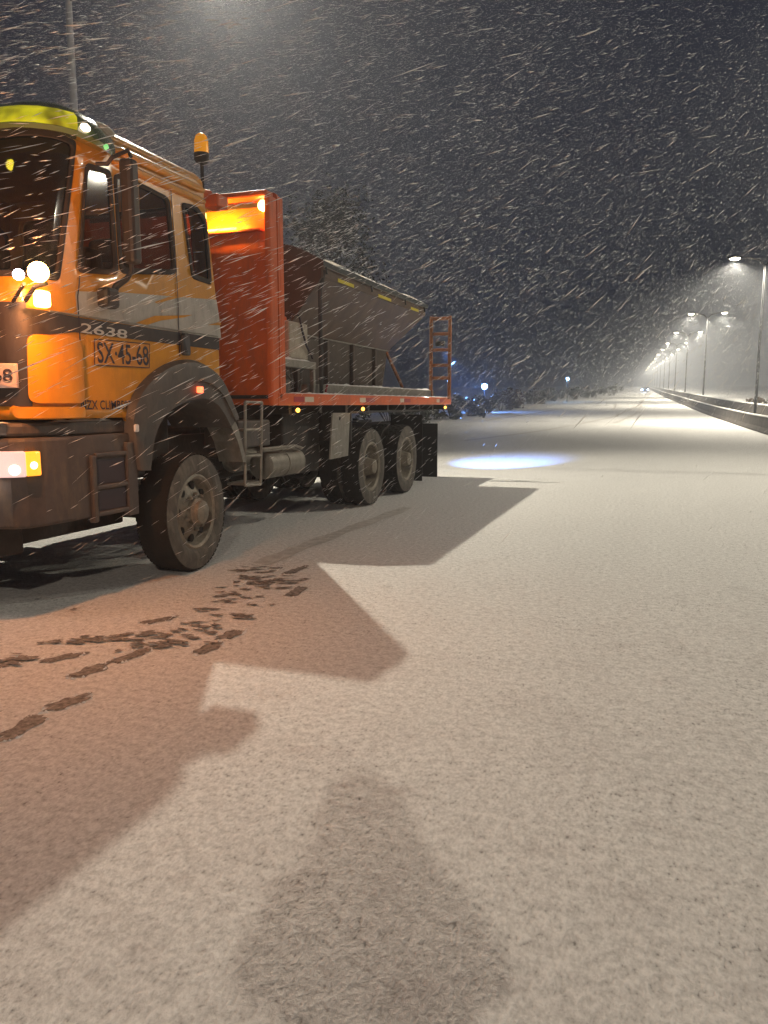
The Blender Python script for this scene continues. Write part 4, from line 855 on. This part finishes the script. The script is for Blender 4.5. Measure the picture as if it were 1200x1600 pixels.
wall('concrete_barrier', 0, 0.74, [(-0.28,0),(-0.26,0.12),(-0.14,0.35),(-0.09,1.0),(0.09,1.0),(0.14,0.35),(0.26,0.12),(0.28,0)], 'low grimy concrete barrier nearest the road with thin snow on top')
wall('concrete_barrier', 1.2, 1.14, [(-0.2,0),(-0.12,0.35),(-0.08,1.0),(0.08,1.0),(0.12,0.35),(0.2,0)], 'taller snow topped concrete barrier behind the low roadside one')

M['leaf1'] = mat('dark_evergreen_leaf', (0.045, 0.055, 0.028), 0.7, var=0.5, vscale=1.5)
M['leafdark'] = mat('black_green_leaf', (0.012, 0.015, 0.010), 0.8)
M['leaf2'] = mat('brown_winter_leaf', (0.12, 0.075, 0.035), 0.8, var=0.5, vscale=1.5)
M['twig'] = mat('bare_twigs', (0.07, 0.05, 0.035), 0.9)
def bush(loc, rx, ry, h, leaf, label, group, seed, n=1400, snow=0.05, leafsize=0.07):
    r = random.Random(seed); root = empty('bush', loc); tag(root, label, 'bush', group)
    mb = MB()
    for k in range(10):
        a = r.uniform(0, 2*PI); d = r.uniform(0.3, 0.8)
        mb.tube([(0.1*math.cos(a),0.1*math.sin(a),0),(rx*d*0.5*math.cos(a),ry*d*0.5*math.sin(a),h*0.5),(rx*d*math.cos(a),ry*d*math.sin(a),h*r.uniform(0.7,1.0))], [0.03,0.02,0.006], 5)
    mb.build('stems', M['twig'], root)
    lb = MB(); cl = [(r.gauss(0,0.45)*rx, r.gauss(0,0.45)*ry, h*r.uniform(0.15,0.85), r.uniform(0.25,0.5)) for _ in range(14)]
    for k in range(n):
        cx, cy, cz, cr = r.choice(cl); v = Vector((r.gauss(0,1), r.gauss(0,1), r.gauss(0,1))).normalized()*cr*r.random()**0.4*h*0.6
        p = Vector((cx,cy,cz))+v; p.x = max(-rx*1.1,min(rx*1.1,p.x)); p.z = max(0.03, min(h*1.05, p.z))
        a = Vector((r.gauss(0,1), r.gauss(0,1), r.gauss(0,0.6))).normalized(); b_ = a.cross(Vector((r.gauss(0,1),r.gauss(0,1),r.gauss(0,1)))).normalized(); s = leafsize*r.uniform(0.6,1.5)
        mb2 = 1 if (r.random() < snow and p.z > h*0.4) else 0
        lb.add([p-a*s, p+b_*s*0.6, p+a*s, p-b_*s*0.6], [(0,1,2,3)], mb2)
    lb.build('foliage', [leaf, M['snow']], root); return root
# left edge of the carriageway
left = [(706,655,2.2,1.9,0),(733,650,2.0,1.9,0),(762,646,1.9,1.9,0),(782,641,1.6,2.0,1),(806,638,1.7,2.1,1),(835,631,2.2,2.2,0),(866,627,2.4,2.4,0),(897,624,2.6,2.6,0),(925,621,2.8,2.8,0),(952,618,3.0,3.0,0),(650,664,2.4,1.9,0),(610,668,2.4,1.9,0)]
lb_ = ['dark snow dusted bush just right of the lorry tail', 'dark bush second right of the lorry tail', 'dark bush under the bright blue light', 'brown dry bush left of the pair beside the dark hedge', 'brown dry bush right of the pair beside the dark hedge', 'dark far bush just right of the brown pair', 'dark far bush left of the small pale blue light', 'dark far bush under the small pale blue light', 'dark hazy bush second from the road vanishing point', 'dark hazy bush nearest the road vanishing point', 'dark bush glimpsed behind the ladder at the lorry tail', 'dark bush hidden behind the hopper']
for i, (px_, py_, rx, h, br) in enumerate(left):
    yv = 8.9+0
    # stand each on the snow where its foot is seen
    Y = 30.0
    for _ in range(40):
        p = on_y(px_, py_, Y); err = p.z-gz(Y); Y = min(170, max(20, Y+err*12))
    p = on_y(px_, py_, Y)
    bush((p.x,p.y,gz(p.y)-0.02), rx, rx*0.7, h*(0.85 if not br else 1.0), M['leaf2'] if br else M['leaf1'], lb_[i], 'bushes along the left edge of the road', 40+i, n=1500, leafsize=0.10)
right = [(44,1.9,1.6,1),(49,2.0,1.5,0),(54,2.0,1.7,1),(60,2.0,1.4,0),(66,1.8,1.5,1)]
rb_ = ['brown bush behind the barrier at the right edge of the photo', 'dark bush second from the right edge behind the barrier', 'brown bush third from the right edge behind the barrier', 'dark bush fourth from the right edge behind the barrier', 'brown bush farthest along behind the barrier']
for i, (Y, rx, h, br) in enumerate(right):
    bush((barx(Y)+3.3+0.3*(i%2), Y, gz(Y)), 1.1, rx, h, M['leaf2'] if br else M['leaf1'], rb_[i], 'bushes behind the roadside barrier', 80+i, n=1500, leafsize=0.09)

def tree(px_, py_top, Y, H, rx, label, seed):
    p = on_y(px_, py_top, Y); r = random.Random(seed); root = tag(empty('tree', (p.x,Y,gz(Y)-0.05)), label, 'tree'); H = p.z-gz(Y)
    mb = MB(); mb.tube([(0,0,0),(0.1,0,H*0.25),(0.0,0.1,H*0.5),(0.1,0,H*0.8)], [0.28,0.22,0.15,0.05], 10); tr = mb.build('trunk', M['twig'], root, smooth=True)
    tips = []
    lm = MB()
    for k in range(34):
        a = r.uniform(0, 2*PI); z0 = H*r.uniform(0.22,0.78); L_ = rx*r.uniform(0.55,1.0)*math.sin(PI*min(0.95,0.25+z0/H*0.75))
        q0 = Vector((0.05,0.03,z0)); q2 = Vector((L_*math.cos(a), L_*math.sin(a), z0+H*r.uniform(0.08,0.22))); q1 = q0.lerp(q2,0.5)+Vector((0,0,-0.1*L_*0.3))
        lm.tube([q0,q1,q2], [0.08,0.05,0.012], 6); tips += [q1, q2, q2.lerp(q1,0.4)]
    lm.build('limbs', M['twig'], root, smooth=True)
    lb = MB()
    for k in range(7000):
        c = r.choice(tips); v = Vector((r.gauss(0,1), r.gauss(0,1), r.gauss(0,1)))*0.42; q = c+v
        a = Vector((r.gauss(0,1), r.gauss(0,1), r.gauss(0,0.6))).normalized(); b_ = a.cross(Vector((r.gauss(0,1),r.gauss(0,1),r.gauss(0,1)))).normalized(); s_ = 0.10*r.uniform(0.6,1.5)
        lb.add([q-a*s_, q+b_*s_*0.5, q+a*s_, q-b_*s_*0.5], [(0,1,2,3)])
    lb.build('crown', M['leafdark'], root); return root
tree(515, 285, 34, 0, 2.6, 'dark evergreen tree standing in the night right behind the salt hopper', 5)

# ================================================================== FAR LIGHTS AND CAR
def yard_lamp(px_, py_, Y, label, e, power, col, r_=0.16):
    p = on_y(px_, py_, Y); z0 = gz(Y); root = tag(empty('yard_lamp', (p.x,Y,z0)), label, 'lamp')
    mb = MB(); mb.tube([(0,0,0),(0,0,p.z-z0-0.1)], 0.06, 8); mb.build('pole', M['pole'], root)
    mb = MB(); ball(mb, (0,0,p.z-z0), r_, 14); mb.build('lens', e, root, smooth=True)
    if power: 
        l = bpy.data.lights.new('yard_light', 'POINT'); l.energy = power; l.color = col; l.shadow_soft_size = 0.2
        o = bpy.data.objects.new('yard_light', l); COL.objects.link(o); o.parent = root; o.location = (0,-0.4,p.z-z0)
yard_lamp(757,604,70,'bright blue lamp on a short post beyond the left bushes', M['e_blue'], 1200, (0.15,0.35,1.0), 0.26)
yard_lamp(887,592,110,'small pale blue lamp far beyond the bushes, left of the road end', M['e_blue'], 400, (0.25,0.55,1.0), 0.2)
# oncoming car
YC = 215; pc = on_y(1008,605,YC); zc = gz(YC); car = tag(empty('oncoming_car', (pc.x,YC,zc)), 'distant oncoming car with two blue white headlamps at the end of the road', 'car')
body = MB(); body.prism([(0,0.25),(0,0.75),(1.0,0.92),(1.7,1.42),(3.3,1.42),(4.1,0.95),(4.3,0.9),(4.3,0.3)], -0.85, 0.85, 'x'); body.build('body', M['mirror'], car, bevel=0.06)
mb = MB(); mb.add([(-0.7,1.02,0.95),(0.7,1.02,0.95),(0.62,1.66,1.38),(-0.62,1.66,1.38)], [(0,1,2,3)]); mb.build('windscreen', M['inside'], car, solid=0.01)
for x_ in (-0.85,0.85):
    for y_ in (0.8,3.4): mb = MB(); mb.lathe([(-0.1,0.2),(-0.1,0.31),(0.1,0.31),(0.1,0.2)], (x_*0.9,y_,0.31), 'x', 16); mb.build('wheel', M['tread'], car)
for x_ in (-0.72,0.72):
    mb = MB(); ball(mb, (x_,-0.02,0.70), 0.20, 12); mb.build('headlamp', M['e_bluew'], car, smooth=True)
l = bpy.data.lights.new('car_light', 'SPOT'); l.energy = 2500; l.color = (0.45,0.65,1.0); l.spot_size = rad(70); l.spot_blend = 0.8
o = bpy.data.objects.new('car_light', l); COL.objects.link(o); o.parent = car; o.location = (0,-0.5,0.7); o.rotation_euler = (rad(84),0,PI)

# ================================================================== PHOTOGRAPHER (behind the camera; only the shadow falls in the picture)
fwd = Vector((-sy_, cy_, 0)); rgt = Vector((cy_, sy_, 0)); PB = -fwd*0.42+rgt*0.06
per = tag(empty('person', (PB.x, PB.y, 0)), 'photographer in a hooded dark winter coat holding up a phone behind the camera', 'person')
def figure():
    L = lambda r_, f_, z: rgt*r_+fwd*f_+Vector((0,0,z))
    J = {'pel':(L(0,0,0.95),0.17),'bel':(L(0,0,1.12),0.18),'che':(L(0,0.02,1.33),0.19),'nek':(L(0,0.03,1.50),0.09),'hd1':(L(0,0.05,1.60),0.115),'hd2':(L(0,0.03,1.72),0.07)}
    E_ = [('pel','bel'),('bel','che'),('che','nek'),('nek','hd1'),('hd1','hd2')]
    for s, t in ((1,'r'),(-1,'l')):
        J['sh'+t] = (L(0.21*s,0.0,1.43),0.085); J['el'+t] = (L(0.29*s,0.14,1.19),0.062); J['wr'+t] = (L(0.10*s,0.36,1.44),0.04); J['pa'+t] = (L(0.075*s,0.385,1.47),0.028)
        J['hi'+t] = (L(0.11*s,0,0.88),0.12); J['kn'+t] = (L(0.13*s,0.02,0.50),0.085); J['an'+t] = (L(0.14*s,-0.02,0.10),0.06); J['to'+t] = (L(0.15*s,0.16,0.05),0.045)
        E_ += [('che','sh'+t),('sh'+t,'el'+t),('el'+t,'wr'+t),('wr'+t,'pa'+t),('pel','hi'+t),('hi'+t,'kn'+t),('kn'+t,'an'+t),('an'+t,'to'+t)]
    ks = list(J); me = bpy.data.meshes.new('person_body'); me.from_pydata([J[k][0] for k in ks], [(ks.index(a), ks.index(b_)) for a, b_ in E_], [])
    o = bpy.data.objects.new('body', me); COL.objects.link(o); o.parent = per; me.materials.append(M['coat'])
    o.modifiers.new('skin', 'SKIN'); me.skin_vertices if hasattr(me, 'skin_vertices') else None
    if not len(me.skin_vertices): pass
    for i, k in enumerate(ks): me.skin_vertices[0].data[i].radius = (J[k][1],)*2
    me.skin_vertices[0].data[0].use_root = True
    md = o.modifiers.new('sub', 'SUBSURF'); md.levels = 1; md.render_levels = 1
    return o
try: figure()
except Exception as ex: print('FIGURE', ex)
mb = MB(); mb.lathe([(0,0.14),(0.08,0.155),(0.18,0.15),(0.27,0.11),(0.33,0.05),(0.36,0.01)], (0,0,1.50), 'z', 18); mb.v = [((rgt*x+fwd*(y*0.9)).x, (rgt*x+fwd*(y*0.9)).y, z) for x, y, z in mb.v]; mb.build('hood', M['coat'], per, smooth=True)
ph = tag(empty('phone', (0,0,1.5)), 'dark phone held up by the photographer', 'phone')
mb = MB(); mb.box((-0.035,-0.016,-0.12),(0.035,-0.008,0.03)); o = mb.build('phone_body', M['mirror'], ph, bevel=0.003); ph.rotation_euler = (-PITCH,0,YAW)

# ================================================================== FALLING SNOW
def flakes():
    vp = VF*FPX+VR*(1800-600)+VU*(800+200); wd = np.array(vp.normalized())
    boxes = [((-7,7),(-1,9),(0.05,7),36000,(0.05,0.22),(0.0009,0.0020)),
             ((-22,12),(4,32),(0.05,17),225000,(0.07,0.28),(0.0018,0.0046)),
             ((-55,30),(28,95),(0.05,34),200000,(0.08,0.30),(0.008,0.018))]
    boxes.insert(1, ((-6.5,-2.6),(1.6,5.2),(1.6,4.0),2600,(0.04,0.16),(0.0010,0.0022)))  # extra flakes before the cab, added to catch the strobe light as glow
    Vs = []; Fs = []; n0 = 0
    for (x0,x1),(y0,y1),(z0,z1),n,(l0,l1),(t0,t1) in boxes:
        c = np.stack([rng.uniform(x0,x1,n), rng.uniform(y0,y1,n), rng.uniform(z0,z1,n)], 1)
        d = np.linalg.norm(c-np.array([0,0,1.5]), axis=1)
        keep = d > 1.6; d0 = d
        keep &= ~((c[:,0] > -6.6) & (c[:,0] < -3.88) & (c[:,1] > 3.8) & (c[:,1] < 15.2) & (c[:,2] < 3.75) & ((c[:,1] < 6.6)|(c[:,2] < 1.7)|(c[:,1] > 9.0)))
        keep &= c[:,2] > np.array([gz(y) for y in c[:,1]])+0.03
        if y1 > 10: keep &= rng.random(n) < np.clip((c[:,2]-np.array([gz(y) for y in c[:,1]]))/4.0, 0.0, 1)
        keep &= np.linalg.norm(c-np.array([-8.36,13.9,10.0]), axis=1) > 5.5
        keep &= ~((c[:,2] < 1.3) & (d0 < 5.0))
        keep &= ~((c[:,0] > -1.8-0.02*c[:,1]) & (c[:,2] < 1.45) & (rng.random(n) < 0.93))
        c = c[keep]; n = len(c)
        dirs = wd[None,:]+rng.normal(0,0.09,(n,3)); dirs /= np.linalg.norm(dirs,axis=1)[:,None]
        a = np.cross(dirs, np.array([0.2,0.1,1.0])); a /= np.linalg.norm(a,axis=1)[:,None]; b_ = np.cross(dirs,a)
        ln = (rng.uniform(0,1,n)**2*(l1-l0)+l0)[:,None]/2; th = rng.uniform(t0,t1,n)[:,None]
        v = np.stack([c-dirs*ln, c+a*th, c+b_*th, c-a*th, c-b_*th, c+dirs*ln], 1).reshape(-1,3)  # solid slivers drawn as long as the flakes' motion streaks
        base = (np.arange(n)*6)[:,None,None]+n0
        f = np.array([[0,1,2],[0,2,3],[0,3,4],[0,4,1],[5,2,1],[5,3,2],[5,4,3],[5,1,4]])[None]+base
        Vs.append(v); Fs.append(f.reshape(-1,3)); n0 += n*6
    V = np.concatenate(Vs); Fa = np.concatenate(Fs)
    me = bpy.data.meshes.new('falling_snow'); me.vertices.add(len(V)); me.vertices.foreach_set('co', V.ravel())
    me.loops.add(Fa.size); me.loops.foreach_set('vertex_index', Fa.ravel().astype(np.int32)); me.polygons.add(len(Fa))
    me.polygons.foreach_set('loop_start', np.arange(0, Fa.size, 3, dtype=np.int32)); me.update(calc_edges=True)
    me.materials.append(M['flake']); o = bpy.data.objects.new('falling_snow', me); COL.objects.link(o)
    tag(o, 'streaks of wind driven snow slanting through the night air', 'snow', kind='stuff')
flakes()

# ================================================================== HAZE
mb = MB(); mb.box((-300,-70,-1.1),(160,720,48))
m = bpy.data.materials.new('snowy_haze'); m.use_nodes = True; n = m.node_tree; n.nodes.clear()
o_ = n.nodes.new('ShaderNodeOutputMaterial'); pv = n.nodes.new('ShaderNodeVolumePrincipled'); pv.inputs['Density'].default_value = HAZE_DENSITY
pv.inputs['Color'].default_value = (0.84,0.88,0.96,1); pv.inputs['Anisotropy'].default_value = 0.35; n.links.new(pv.outputs[0], o_.inputs['Volume'])
tag(mb.build('haze', m), kind='stuff')
